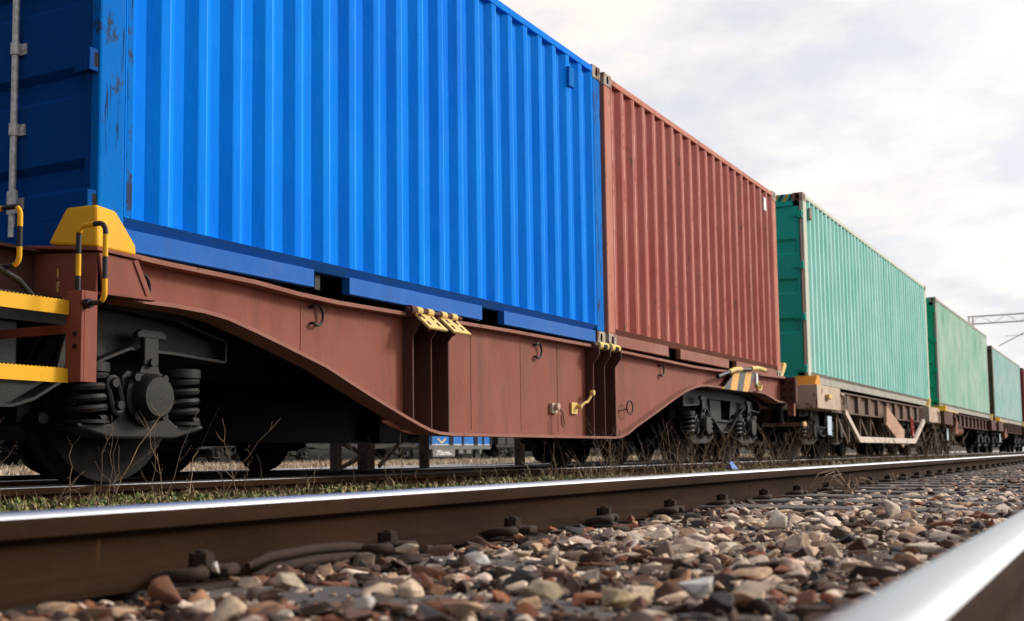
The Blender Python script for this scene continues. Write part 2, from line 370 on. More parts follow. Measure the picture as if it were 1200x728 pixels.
cx = nt.nodes.new('ShaderNodeCombineXYZ'); nt.links.new(dv[0].outputs[0], cx.inputs[0]); nt.links.new(dv[1].outputs[0], cx.inputs[1])
cl = ramp(nt, noise(nt, cx.outputs[0], 2.6, 8, 0.60), 0.38, 0.60)
cl2 = ramp(nt, noise(nt, cx.outputs[0], 1.7, 5, 0.5), 0.42, 0.60)
ds = nt.nodes.new('ShaderNodeVectorMath'); ds.operation = 'DOT_PRODUCT'; nt.links.new(tc.outputs['Generated'], ds.inputs[0]); ds.inputs[1].default_value = (0.45, 0.88, 0.15)
sw = nt.nodes.new('ShaderNodeMapRange'); nt.links.new(ds.outputs['Value'], sw.inputs['Value']); sw.inputs['From Min'].default_value = -0.55; sw.inputs['From Max'].default_value = 0.55
ctint = mix(nt, cl2, (0.84, 0.85, 0.89), (1.0, 0.915, 0.85))
cwhite = mix(nt, cl, (0.645, 0.685, 0.76), ctint)
side = mix(nt, sw.outputs[0], (0.20, 0.215, 0.25), (0.735, 0.705, 0.675))
ccol = mix(nt, 1.0, cwhite, side, 'MULTIPLY')
# bright lobe added round the hidden sun to strengthen light from that side
dl = nt.nodes.new('ShaderNodeVectorMath'); dl.operation = 'DOT_PRODUCT'; nt.links.new(tc.outputs['Generated'], dl.inputs[0]); dl.inputs[1].default_value = SUN
dm_ = nt.nodes.new('ShaderNodeMath'); dm_.operation = 'MAXIMUM'; nt.links.new(dl.outputs['Value'], dm_.inputs[0]); dm_.inputs[1].default_value = 0.0
dp = nt.nodes.new('ShaderNodeMath'); dp.operation = 'POWER'; nt.links.new(dm_.outputs[0], dp.inputs[0]); dp.inputs[1].default_value = 12.0
gl = nt.nodes.new('ShaderNodeVectorMath'); gl.operation = 'SCALE'; gl.inputs[0].default_value = (2.6, 2.45, 2.25); nt.links.new(dp.outputs[0], gl.inputs['Scale'])
ccol = mix(nt, 1.0, ccol, gl.outputs[0], 'ADD')
skys = nt.nodes.new('ShaderNodeVectorMath'); skys.operation = 'SCALE'; nt.links.new(sky.outputs[0], skys.inputs[0]); skys.inputs['Scale'].default_value = 0.10
fin = mix(nt, 0.90, skys.outputs[0], ccol)
nt.links.new(fin, bg.inputs['Color']); bg.inputs['Strength'].default_value = 1.0
vs = scn.view_settings; vs.view_transform = 'Standard'; vs.look = 'None'; vs.gamma = 1; vs.exposure = 0.75; vs.use_curve_mapping = False
scn.cycles.max_bounces = 6; scn.cycles.diffuse_bounces = 3; scn.cycles.use_denoising = True
scn.cycles.sample_clamp_indirect = 6

# ------------------------------------------------------------------ setting
def grid_sheet(name, x0, x1, y0, y1, nx, ny, z, mat, amp=0.0, kind='structure'):
    m = M(); xs = np.linspace(x0, x1, nx); ys = np.linspace(y0, y1, ny)
    v = [(x, y, z + (amp * mnoise.noise(Vector((x * 2.2, y * 2.2, 1.7))) if amp else 0)) for y in ys for x in xs]
    f = [(j * nx + i, j * nx + i + 1, (j + 1) * nx + i + 1, (j + 1) * nx + i) for j in range(ny - 1) for i in range(nx - 1)]
    m.add(v, f); o = m.build(name, mat, smooth=60); tag(o, kind=kind); return o
g = grid_sheet('ground', -1500, 1500, -600, 2400, 41, 41, 0.02, MT['ground'])
grid_sheet('track_bed', -1.95, 0.25, -2, 120, 12, 300, 0.036, MT['ground'], 0.012)
grid_sheet('verge', -4.35, -1.95, -2, 120, 14, 400, 0.105, MT['verge'], 0.03)
grid_sheet('train_track_bed', -7.4, -4.351, -4, 120, 10, 160, 0.075, MT['ground'], 0.02)

# rails -------------------------------------------------------------
def rail_profile(xc, top):
    h = 0.15
    half = [(0.0, 0.0), (0.018, -0.0006), (0.027, -0.004), (0.0335, -0.0105), (0.0358, -0.019), (0.0362, -0.043), (0.012, -0.055), (0.0085, -0.075), (0.0085, -0.105), (0.014, -0.118), (0.055, -0.136), (0.0625, -0.139), (0.0625, -h)]
    pts = [(xc + a, top + b) for a, b in half] + [(xc - a, top + b) for a, b in half[::-1][:-1]]
    return pts
def rail(xc, top, label, y0=-4.0, y1=420.0):
    m = M(); p = rail_profile(xc, top); n = len(p)
    ys = [y0 + i * 6.0 for i in range(int((60 - y0) / 6))] + [60, 120, 240, y1]
    v = [(x, y, z) for y in ys for x, z in p]
    for k in range(len(ys) - 1):
        for i in range(n):
            j = (i + 1) % n
            zt = (p[i][1] + p[j][1]) / 2 - top
            m.f.append([k * n + i, k * n + j, (k + 1) * n + j, (k + 1) * n + i]); m.m.append(1 if zt > -0.0135 else 0)
    m.f += [list(range(n)), list(range((len(ys) - 1) * n, len(ys) * n))]; m.m += [0, 0]
    m.v = v
    return tag(m.build('rail', [MT['rail_side'], MT['rail_top']], smooth=40), label, 'rail')
rail(-1.657, 0.2194, 'rusty rail with a white shining head running across the whole picture below the wagons')
rail(-0.151, 0.200, 'blurred bright rail close to the camera in the bottom right corner')
rail(-4.73, 0.19, 'dark rail under the near wheels of the container wagons behind weeds')
rail(-6.24, 0.19, 'dark rail under the far wheels of the container wagons')
rail(-9.15, 0.17, 'nearer rail of the siding seen under the brown wagon')
rail(-10.65, 0.17, 'farther rail of the siding seen under the brown wagon')

# sleepers ----------------------------------------------------------
sm = M().box(-1.25, 1.25, -0.125, 0.125, -0.14, 0.0)
slp = sm.build('sleeper', MT['wood'], bevel=0.012)
tag(slp, 'weathered wooden sleeper half buried in stones between the front rails', 'sleeper', 'sleepers of the front track')
SY = [1.72 + 0.63 * k for k in range(-2, 75)]
for i, y in enumerate(SY):
    o = slp if i == 0 else slp.copy()
    if i: COL.objects.link(o)
    o.location = (-0.904, y + random.uniform(-0.02, 0.02), 0.060 if y < 4.4 else 0.078); o.rotation_euler = (0, 0.0127, random.uniform(-0.015, 0.015))
for i in range(70):
    o = slp.copy(); COL.objects.link(o); o.location = (-5.485, 1.0 + 0.63 * i, 0.036); o.rotation_euler = (0, 0, random.uniform(-0.01, 0.01))
    o['label'] = 'dark wooden sleeper under the container wagons'; o['group'] = 'sleepers of the container train track'

# rail fastenings ---------------------------------------------------
def fastening():
    t = thing('rail_fastening', 'rusty clip with a square bolt holding the front rail to its sleeper', 'rail fastening', (0, 0, 0), 'rail fastenings along the front rail')
    M().box(-0.075, 0.10, -0.085, 0.085, 0.0, 0.016).build('base_plate', MT['bolt'], t, bevel=0.004)
    m = M()
    m.tube([(-0.005, -0.075, 0.026), (0.03, -0.078, 0.034), (0.062, -0.06, 0.036), (0.066, -0.03, 0.036), (0.04, -0.012, 0.04), (0.04, 0.012, 0.04), (0.066, 0.03, 0.036), (0.062, 0.06, 0.036), (0.03, 0.078, 0.034), (-0.005, 0.075, 0.026)], 0.0125, 8)
    m.build('clip', MT['bolt'], t, smooth=50)
    m = M(); m.cyl((0.036, 0, 0.01), (0.036, 0, 0.075), 0.011, 10)
    m.cyl((0.036, 0, 0.042), (0.036, 0, 0.047), 0.026, 16)
    m.cyl((0.036, 0, 0.047), (0.036, 0, 0.070), 0.024, 6)
    m.build('bolt', MT['bolt'], t, smooth=40)
    return t
fa = fastening(); first = True
for y in SY[1:70]:
    o = fa if first else copy_tree(fa); first = False
    o.location = (-1.585, y, 0.059); o.rotation_euler = (0, 0, random.uniform(-0.2, 0.2))

# ------------------------------------------------------------------ containers
def hole_face(m, c, u, v, n, su, sv, hu, hv, depth, mi=0, mid=1):
    c, u, v, n = Vector(c), Vector(u), Vector(v), Vector(n); k = 20; outer = []; inner = []
    angs = sorted([2 * PI * i / k + 0.05 for i in range(k)] + [math.atan2(b * sv, a * su) % (2 * PI) for a in (1, -1) for b in (1, -1)])
    for a in angs:
        ca, sa = math.cos(a), math.sin(a); t = min(su / abs(ca) if abs(ca) > 1e-9 else 1e9, sv / abs(sa) if abs(sa) > 1e-9 else 1e9)
        outer.append(c + u * ca * t + v * sa * t)
        rr = min(hu, hv); e = Vector((math.copysign(max(hu - rr, 0), ca), math.copysign(max(hv - rr, 0), sa)))
        inner.append(c + u * (e.x + rr * ca) + v * (e.y + rr * sa))
    q = len(angs); deep = [p - n * depth for p in inner]
    f = [(i, (i + 1) % q, q + (i + 1) % q, q + i) for i in range(q)]
    m.add(outer + inner, f, mi)
    m.add(inner + deep, [(i, (i + 1) % q, q + (i + 1) % q, q + i) for i in range(q)] + [list(range(q, 2 * q))], mid)

def casting(sx, sy, X, Y, zc):
    # X, Y are the outer faces; sx, sy their signs
    m = M(); lx, ly, h = 0.162, 0.178, 0.118
    x0, x1 = X - sx * lx, X; y0, y1 = Y - sy * ly, Y; z0, z1 = zc - h / 2, zc + h / 2
    xa, xb = sorted((x0, x1)); ya, yb = sorted((y0, y1))
    vv = [(x, y, z) for z in (z0, z1) for y in (ya, yb) for x in (xa, xb)]
    fs = {'z0': (0, 2, 3, 1), 'z1': (4, 5, 7, 6), 'y-': (0, 1, 5, 4), 'y+': (2, 6, 7, 3), 'x-': (0, 4, 6, 2), 'x+': (1, 3, 7, 5)}
    skip = ('x+' if sx > 0 else 'x-', 'y+' if sy > 0 else 'y-')
    m.add(vv, [f for k, f in fs.items() if k not in skip])
    hole_face(m, (X, (ya + yb) / 2, zc), (0, 1, 0), (0, 0, 1), (sx, 0, 0), ly / 2, h / 2, 0.024, 0.04, 0.05)
    hole_face(m, ((xa + xb) / 2, Y, zc), (1, 0, 0), (0, 0, 1), (0, sy, 0), lx / 2, h / 2, 0.03, 0.036, 0.05)
    return m

def container(label, L, H, mt, loc, pockets=(), pitch=0.278, door=True, lip=0.46, lip0=0.29, tall=0.09, group=None, stripes=False, door_y=-1):
    HX = 1.219; y0, y1 = -L / 2, L / 2; pw = 0.172
    t = thing('shipping_container', label, 'shipping container', (0, 0, 0), group)
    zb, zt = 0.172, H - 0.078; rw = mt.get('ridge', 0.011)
    for s in (1, -1):
        # corrugated wall
        a, b = y0 + pw, y1 - pw; n = round((b - a) / pitch); p = (b - a) / n
        pr = []
        for k in range(n):
            q = a + k * p
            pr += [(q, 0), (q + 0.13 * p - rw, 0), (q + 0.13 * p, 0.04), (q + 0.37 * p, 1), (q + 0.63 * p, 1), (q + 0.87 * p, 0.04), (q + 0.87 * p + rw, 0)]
        pr.append((b, 0)); m = M()
        v = [(s * (HX - 0.006 - 0.04 * d), y, z) for z in (zb, zb + (zt - zb) * 0.35, zb + (zt - zb) * 0.7, zt) for y, d in pr]; c = len(pr)
        m.add(v, [(r * c + i, r * c + i + 1, (r + 1) * c + i + 1, (r + 1) * c + i) for r in range(3) for i in range(c - 1)])
        m.m = [1 if i % 7 == 1 else 0 for r in range(3) for i in range(c - 1)]  # one edge strip per ridge carries the painted highlight
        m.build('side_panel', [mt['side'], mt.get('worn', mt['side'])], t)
        m = M().box(*sorted((s * HX, s * (HX - 0.062))), y0 + 0.162, y1 - 0.162, H - 0.078, H - 0.018)
        m.build('top_side_rail', mt.get('rail', mt['side']), t, bevel=0.006)
        # bottom side rail: a lip that leans inward, then the fork pocket plates
        m = M()
        m.prism([(s * (HX - 0.001), 0.172), (s * (HX - 0.05), 0.118), (s * (HX - 0.095), 0.118), (s * (HX - 0.095), 0.1715)], 'y', y0 + 0.165, y1 - 0.165)
        cuts = [y0 + 0.165]
        for p0, p1 in pockets: cuts += [p0, p1]
        cuts.append(y1 - 0.19)
        for i in range(0, len(cuts), 2):
            m.box(*sorted((s * (HX - 0.012), s * (HX - 0.07))), cuts[i], cuts[i + 1], 0.014, 0.1175)
            m.box(*sorted((s * (HX - 0.0105), s * (HX - 0.045))), cuts[i] + 0.001, cuts[i + 1] - 0.001, 0.012, 0.026)
        m.build('bottom_side_rail', mt['low'], t, bevel=0.003)
        for e in (-1, 1):
            Y = e * L / 2
            m = M().box(*sorted((s * (HX - 0.003), s * (HX - (0.062 if (e == door_y and door) else 0.11)))), *sorted((Y - e * 0.004, Y - e * pw)), 0.118, H - 0.118)
            if e == door_y and door:
                m.box(*sorted((s * (HX - 0.005), s * (HX - 0.05))), *sorted((Y - e * pw, Y - e * 0.23)), 0.17, H - 0.08)
            m.build('corner_post', mt['post'], t, bevel=0.012)
            for zc in (0.059, H - 0.059):
                casting(s, e, s * (HX + 0.001), Y, zc).build('corner_casting', [MT['casting'], MT['dark_in']], t, bevel=0.004)
    # floor, roof
    m = M().box(-HX + 0.08, HX - 0.08, y0 + 0.1, y1 - 0.1, 0.13, 0.165)
    for k in range(int(L / 0.4)): m.box(-HX + 0.09, HX - 0.09, y0 + 0.2 + k * 0.4, y0 + 0.25 + k * 0.4, 0.02, 0.1295)
    m.box(-0.06, 0.06, y0 + 0.15, y1 - 0.15, 0.005, 0.1285); m.box(HX - 0.32, HX - 0.30, y0 + 0.15, y1 - 0.15, 0.005, 0.128)  # lengthwise beams added to close off sky seen through the fork pockets
    m.build('floor', MT['grime2'], t)
    m = M(); nr = int(L / 0.3)
    rp = []
    for k in range(nr):
        q = y0 + 0.1 + (L - 0.2) * k / nr; p = (L - 0.2) / nr; rp += [(q, 0), (q + 0.4 * p, 0), (q + 0.5 * p, 1), (q + 0.9 * p, 1)]
    v = [(x, y, H - 0.03 + 0.015 * d) for x in (-HX + 0.06, HX - 0.06) for y, d in rp]; c = len(rp)
    m.add(v, [(i, i + 1, c + i + 1, c + i) for i in range(c - 1)]); m.build('roof', mt.get('roof', MT['roofm']), t)
    # plain end
    e = -door_y; Y = e * L / 2
    m = M(); pr = []; n = 8; a, b = -HX + 0.11, HX - 0.11; p = (b - a) / n
    for k in range(n):
        q = a + k * p; pr += [(q, 0), (q + 0.2 * p, 0), (q + 0.4 * p, 1), (q + 0.7 * p, 1), (q + 0.9 * p, 0)]
    pr.append((b, 0)); c = len(pr)
    v = [(x, Y - e * (0.03 + 0.04 * d), z) for z in (0.15, H - 0.1) for x, d in pr]
    m.add(v, [(i, i + 1, c + i + 1, c + i) for i in range(c - 1)]); m.build('end_wall', mt['end'], t)
    M().box(-HX + 0.16, HX - 0.16, *sorted((Y - e * 0.01, Y - e * 0.08)), H - 0.115, H - 0.012).build('end_header', mt['post'], t, bevel=0.005)
    M().box(-HX + 0.16, HX - 0.16, *sorted((Y - e * 0.01, Y - e * 0.08)), 0.01, 0.15).build('end_sill', mt['low'], t, bevel=0.005)
    # door end
    e = door_y; Y = e * L / 2
    if not door:
        m = M(); v = [(x, Y - e * (0.03 + 0.04 * d), z) for z in (0.15, H - 0.1) for x, d in pr]
        m.add(v, [(i, i + 1, c + i + 1, c + i) for i in range(c - 1)]); m.build('end_wall', mt['end'], t)
        M().box(-HX + 0.16, HX - 0.16, *sorted((Y - e * 0.01, Y - e * 0.08)), H - 0.115, H - 0.012).build('end_header', mt['post'], t, bevel=0.005)
        M().box(-HX + 0.16, HX - 0.16, *sorted((Y - e * 0.01, Y - e * 0.08)), 0.01, 0.15).build('end_sill', mt['low'], t, bevel=0.005)
    else:
        hd = M().box(-HX + 0.163, HX - 0.163, *sorted((Y - e * 0.005, Y - e * 0.09)), H - 0.19, H - 0.006).build('end_header', mt['end'], t, bevel=0.005)
        if stripes:
            m = M()
            for k in range(32):
                x = -HX + 0.18 + k * 0.075
                if x > HX - 0.21: break
                m.add([(x, Y + 0.003, H - 0.115), (x + 0.038, Y + 0.003, H - 0.115), (x + 0.098, Y + 0.003, H - 0.010), (x + 0.06, Y + 0.003, H - 0.010)], [(0, 1, 2, 3)], k % 2)
            m.build('warning_stripe', [MT['yellow'], MT['black']], t)
        M().box(-HX + 0.163, HX - 0.163, *sorted((Y - e * 0.005, Y - e * 0.09)), 0.008, 0.155).build('door_sill', mt['end'], t, bevel=0.006)
        for s in (1, -1):
            d0, d1 = 0.163, H - 0.196; yf = Y - e * 0.032
            m = M()
            # profile in z with dished recesses between the margins xm..xe
            xa, xb = s * 0.012, s * (HX - 0.078); xi0, xi1 = s * 0.09, s * (HX - 0.121)
            zs = [(d0, 0)]; z = lip0
            while z + tall + 0.12 < d1:
                if z > d0 + 0.05: zs += [(z, 0), (z + 0.03, 1), (z + 0.03 + tall, 1), (z + 0.065 + tall, 0)]
                z += lip
            zs.append((d1, 0))
            cols = [(xa, 0), (xi0, 0), (xi0 + s * 0.02, 1), (xi1 - s * 0.02, 1), (xi1, 0), (xb, 0)]
            v = [(x, yf - e * 0.035 * min(d, dx), zq) for zq, d in zs for x, dx in cols]; c2 = len(cols)
            m.add(v, [(r * c2 + i, r * c2 + i + 1, (r + 1) * c2 + i + 1, (r + 1) * c2 + i) for r in range(len(zs) - 1) for i in range(c2 - 1)])
            dr = m.build('door', mt['end'], t)
            gk = M().box(*sorted((s * (HX - 0.0625), s * (HX - 0.108))), *sorted((yf - e * 0.012, yf - e * 0.03)), d0, d1)
            gk.build('gasket', MT['rubber'], dr)
            hm_n = 4
            for k in range(hm_n):
                z = 0.215 + k * (H - 0.55) / 3
                m = M().box(*sorted((s * (HX - 0.03), s * (HX - 0.19))), *sorted((yf + e * 0.003, yf + e * 0.014)), z - 0.028, z + 0.028)
                m.box(*sorted((s * (HX - 0.012), s * (HX - 0.024))), *sorted((yf + e * 0.0145, Y + e * 0.05)), z - 0.055, z + 0.055); m.box(*sorted((s * (HX - 0.062), s * (HX - 0.074))), *sorted((yf + e * 0.0145, Y + e * 0.05)), z - 0.055, z + 0.055); m.box(*sorted((s * (HX - 0.0245), s * (HX - 0.0615))), *sorted((Y + e * 0.038, Y + e * 0.05)), z - 0.055, z + 0.055)
                m.cyl((s * (HX - 0.055), yf + e * 0.012, z - 0.03), (s * (HX - 0.055), yf + e * 0.012, z + 0.03), 0.014, 10)
                m.box(*sorted((s * (HX - 0.0115), s * (HX - 0.02))), *sorted((yf + e * 0.018, Y + e * 0.024)), z - 0.036, z + 0.04, 1)  # raised dark block painted as the shaded opening of the lug
                m.build('hinge', [mt['end'], MT['dark_in']], dr, bevel=0.004)
            for x in (0.26, 0.635):
                m = M().cyl((s * x, Y - e * 0.004, 0.1), (s * x, Y - e * 0.004, H - 0.06), 0.017, 14)
                rd = m.build('locking_rod', MT['galv'], t, smooth=40)
                for z in (0.27, 0.64, 1.05, H - 0.7, H - 0.3):
                    m = M()
                    m.box(*sorted((s * (x - 0.03), s * (x + 0.055))), *sorted((yf + e * 0.002, yf + e * 0.011)), z - 0.028, z + 0.028)
                    m.cyl((s * x, Y - e * 0.004, z - 0.03), (s * x, Y - e * 0.004, z + 0.03), 0.024, 12)
                    m.cyl((s * (x + 0.042), yf + e * 0.011, z), (s * (x + 0.042), yf + e * 0.018, z), 0.011, 8)
                    if z == 0.27: m.box(*sorted((s * (x - 0.02), s * (x + 0.045))), *sorted((Y - e * 0.0, Y + e * 0.012)), 0.215, 0.33)
                    m.build('rod_bracket', MT['galv'], rd, smooth=40)
    t.location = loc
    return t

XC = -5.485
ZB = 1.303
pk = lambda c0: ((5.70 - c0, 6.06 - c0), (7.76 - c0, 8.11 - c0))
blue_c = 4.011 + 3.029
blue = container('bright blue corrugated shipping container with a closed door end on the brown wagon', 6.058, 2.591,
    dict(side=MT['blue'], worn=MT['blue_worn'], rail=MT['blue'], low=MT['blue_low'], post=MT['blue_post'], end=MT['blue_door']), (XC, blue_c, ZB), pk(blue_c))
red_c = 10.157 + 3.029
red = container('brick red corrugated shipping container right behind the bright blue one', 6.058, 2.591,
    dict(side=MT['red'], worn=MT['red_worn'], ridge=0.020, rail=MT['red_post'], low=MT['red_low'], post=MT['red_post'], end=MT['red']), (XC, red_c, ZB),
    ((11.78 - red_c, 12.15 - red_c), (13.87 - red_c, 14.18 - red_c)), 0.285, door=False)
teal = container('teal green corrugated shipping container with door recesses and pale corner post on the beige wagon', 11.88, 2.886,
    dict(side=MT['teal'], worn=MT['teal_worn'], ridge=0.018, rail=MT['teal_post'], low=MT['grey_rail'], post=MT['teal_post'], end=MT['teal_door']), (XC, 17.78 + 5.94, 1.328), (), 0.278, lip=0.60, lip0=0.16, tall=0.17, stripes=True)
green = container('pale green streaky shipping container, first one beyond the teal green container', 11.5, 2.81,
    dict(side=MT['green'], rail=MT['grey_rail'], low=MT['grey_rail'], post=MT['grey_rail'], end=MT['green_door']), (XC, 31.2 + 5.75, 1.32), (), 0.278, lip=0.6, lip0=0.4)
aqua = container('faded aqua shipping container far down the train before the dark red one', 11.3, 2.60,
    dict(side=MT['aqua'], rail=MT['grey_rail'], low=MT['grey_rail'], post=MT['beige_dark'], end=MT['beige_dark']), (XC, 44.25 + 5.65, 1.30), (), 0.278)
mar = container('dark red shipping container at the far right end of the train', 12.1, 2.60,
    dict(side=MT['maroon'], low=MT['red_low'], post=MT['maroon'], end=MT['maroon']), (XC, 57.3 + 6.05, 1.30), (), 0.278, door=False)
# vents near the top corners
def vent(root, y, z, mat):
    o = ORG[root]; m = M().box(1.214 - 0.006, 1.238, y - 0.055, y + 0.055, z - 0.09, z + 0.09)
    m.build('vent', mat, root, bevel=0.008)
vent(blue, 3.029 - 0.68, 2.32, MT['blue_post']); vent(red, 3.029 - 0.62, 2.32, MT['white'])
vent(teal, -5.94 + 0.42, 2.62, MT['casting'])

# ------------------------------------------------------------------ bogie
def bogie(root, yc, zr=0.19, xc=None, detail=True, wb=1.82):
    xc = XC if xc is None else xc
    b = sub('bogie', root, (xc, yc, 0)); za = zr + 0.43
    G, G2 = MT['grime'], MT['grime2']
    for a in (-wb / 2, wb / 2):
        Y = yc + a
        for s in (1, -1):
            prof = [(0.075, 0.0), (0.075, 0.09), (0.05, 0.13), (0.035, 0.30), (0.062, 0.40), (0.066, 0.452), (-0.03, 0.46), (-0.04, 0.488), (-0.066, 0.488), (-0.07, 0.40), (-0.02, 0.34), (-0.02, 0.14), (-0.09, 0.10), (-0.09, 0.0)]
            prof = [(t * s, r * 0.935) for t, r in prof]
            M().rev(prof, (xc + s * 0.755, Y, za), 'x', 40).build('wheel', MT['wheelm'], b, smooth=35)
            # axle box: housing, saddle, cover disc with bolts, upper lug
            X = xc + s * 0.985
            ab = M()
            ab.prism([(Y - 0.155, za - 0.09), (Y - 0.155, za + 0.10), (Y - 0.12, za + 0.13), (Y + 0.12, za + 0.13), (Y + 0.155, za + 0.10), (Y + 0.155, za - 0.09), (Y + 0.22, za - 0.135), (Y + 0.43, za - 0.135), (Y + 0.43, za - 0.155), (Y + 0.22, za - 0.205), (Y - 0.22, za - 0.205), (Y - 0.43, za - 0.155), (Y - 0.43, za - 0.135), (Y - 0.22, za - 0.135)], 'x', X - s * 0.10, X + s * 0.075)
            box = ab.build('axle_box', G, b, bevel=0.012)
            cv = M(); cv.rev([(0, 0.145), (s * 0.025, 0.145), (s * 0.03, 0.135), (s * 0.03, 0.118), (s * 0.085, 0.112), (s * 0.105, 0.098), (s * 0.108, 0.0)], (X + s * 0.074, Y, za), 'x', 32)
            if detail:
                for k in range(4):
                    q = PI / 4 + k * PI / 2; cv.cyl((X + s * 0.09, Y + 0.135 * math.cos(q), za + 0.135 * math.sin(q)), (X + s * 0.125, Y + 0.135 * math.cos(q), za + 0.135 * math.sin(q)), 0.021, 8)
                cv.prism([(Y - 0.07, za + 0.12), (Y + 0.07, za + 0.12), (Y + 0.035, za + 0.20), (Y, za + 0.215), (Y - 0.035, za + 0.20)], 'x', X + s * 0.075, X + s * 0.11)
                cv.cyl((X + s * 0.09, Y, za + 0.175), (X + s * 0.135, Y, za + 0.175), 0.022, 8)
            cv.build('axle_box_cover', G, b, smooth=35)
            if detail:
                gt = M().box(*sorted((X + s * 0.086, X + s * 0.12)), Y - 0.05, Y + 0.05, za + 0.16, za + 0.31)
                gt.prism([(Y - 0.10, za + 0.295), (Y + 0.10, za + 0.295), (Y + 0.10, za + 0.32), (Y + 0.07, za + 0.34), (Y - 0.07, za + 0.34), (Y - 0.10, za + 0.32)], 'x', X + s * 0.085, X + s * 0.122)
                gt.build('axle_guide', G, b, bevel=0.006)
                lk = M(); dy = -0.24
                lk.tube(arc((X + s * 0.10, Y + dy, za + 0.055), 0.035, 0, 180, 6) + arc((X + s * 0.10, Y + dy + 0.035, za - 0.05), 0.035, 180, 360, 6), 0.014, 6, closed=True)
                lk.cyl((X, Y + dy, za + 0.06), (X + s * 0.125, Y + dy, za + 0.06), 0.021, 10); lk.cyl((X, Y + dy + 0.035, za - 0.045), (X + s * 0.125, Y + dy + 0.035, za - 0.045), 0.021, 10)
                lk.build('suspension_link', G, b, smooth=40)
            for q in (-0.32, 0.32):
                c = M().coil((X, Y + q), 0.094, 0.0195, za - 0.115, za + 0.11, 4.3)
                c.cyl((X, Y + q, za - 0.1345), (X, Y + q, za - 0.118), 0.115, 18); c.cyl((X, Y + q, za + 0.115), (X, Y + q, za + 0.16), 0.115, 18)
                c.build('coil_spring', G, b, smooth=50)
        M().cyl((xc - 1.0, Y, za), (xc + 1.0, Y, za), 0.075, 14).build('axle', G2, b, smooth=40)
    for s in (1, -1):
        X = xc + s * 0.985; Z = lambda h: zr + h
        m = M()
        top = [(-1.5, 0.76), (-1.1, 0.845), (-0.62, 0.87), (0.62, 0.87), (1.1, 0.845), (1.5, 0.76)]
        bot = [(1.5, 0.645), (1.12, 0.665), (0.80, 0.67), (0.58, 0.62)]
        web0, web1 = X - s * 0.012, X + s * 0.012
        half = [(0.50, 0.87), (0.62, 0.87), (1.1, 0.845), (1.5, 0.76), (1.5, 0.645), (1.12, 0.665), (0.80, 0.67), (0.64, 0.62), (0.40, 0.52)]
        for k in (1, -1):
            m.prism([(yc + k * y, Z(z)) for y, z in half], 'x', web0, web1)
        m.prism([(yc - 0.50, Z(0.87)), (yc + 0.50, Z(0.87)), (yc + 0.487, Z(0.76)), (yc - 0.487, Z(0.76))], 'x', web0 + s * 0.001, web1 - s * 0.001)
        m.prism([(yc - 0.40, Z(0.52)), (yc + 0.40, Z(0.52)), (yc + 0.13, Z(0.375)), (yc - 0.13, Z(0.375))], 'x', web0 + s * 0.001, web1 - s * 0.001)
        f0, f1 = X - s * 0.07, X + s * 0.085
        m.strip([(yc + y, Z(z)) for y, z in top], 'x', f0, f1, 0.016)
        low = [(1.5, 0.645), (1.12, 0.665), (0.80, 0.67), (0.64, 0.61), (0.40, 0.50), (0.22, 0.40), (0.10, 0.365), (-0.10, 0.365), (-0.22, 0.40), (-0.40, 0.50), (-0.64, 0.61), (-0.80, 0.67), (-1.12, 0.665), (-1.5, 0.645)]
        m.strip([(yc + y, Z(z)) for y, z in low], 'x', f0, f1, 0.014)
        m.strip([(yc + y, Z(z)) for y, z in [(-0.42, 0.53), (-0.30, 0.50), (0.30, 0.50), (0.42, 0.53)]], 'x', X - s * 0.03, X + s * 0.05, 0.012)
        for k in (1, -1): m.prism([(yc + k * 1.5, Z(0.76)), (yc + k * 1.5, Z(0.645)), (yc + k * 1.512, Z(0.645)), (yc + k * 1.512, Z(0.76))], 'x', f0, f1)
        m.build('side_frame', G, b)
    m = M().box(xc - 0.95, xc + 0.95, yc - 0.22, yc + 0.22, Z(0.5), Z(0.8)); m.cyl((xc, yc, Z(0.8)), (xc, yc, Z(0.95)), 0.25, 20)
    m.build('bolster', G2, b, bevel=0.01)
    m = M()
    for k in (1, -1):
        m.cyl((xc - 0.9, yc + k * 0.42, zr + 0.32), (xc + 0.9, yc + k * 0.42, zr + 0.32), 0.03, 8)
        for s in (1, -1): m.prism([(yc + k * (wb / 2 - 0.465 - 0.03), zr + 0.3), (yc + k * (wb / 2 - 0.465), zr + 0.5), (yc + k * (wb / 2 - 0.55), zr + 0.5), (yc + k * (wb / 2 - 0.56), zr + 0.3)], 'x', xc + s * 0.72, xc + s * 0.80)
    m.build('brake_rigging', G2, b)
    return b

# ------------------------------------------------------------------ brown wagon
wag = thing('container_wagon', 'brown wagon with deep fishbelly sill carrying the blue and the brick red container', 'railway wagon', (XC, 10.0, 0))
TOPL = [(4.19, 1.283), (4.44, 1.276), (5.10, 1.268), (5.48, 1.247), (5.87, 1.238), (6.63, 1.246), (8.1, 1.262), (10.0, 1.266), (11.2, 1.256), (12.4, 1.245), (13.2, 1.252), (13.9, 1.275), (16.25, 1.325)]
BOTL = [(4.19, 1.070), (4.48, 1.072), (4.70, 1.066), (4.88, 1.047), (5.13, 0.994), (5.41, 0.928), (5.75, 0.845), (6.05, 0.745), (6.35, 0.648), (6.60, 0.572), (6.80, 0.514), (6.93, 0.482), (7.05, 0.465), (7.25, 0.457), (10.15, 0.457), (10.32, 0.468), (10.46, 0.495), (10.7, 0.570), (11.37, 0.755), (11.88, 0.900), (12.15, 0.968), (12.4, 1.015), (12.62, 1.045), (12.85, 1.060), (13.2, 1.063), (15.1, 1.072), (15.25, 1.062), (15.85, 0.985), (16.25, 0.980)]
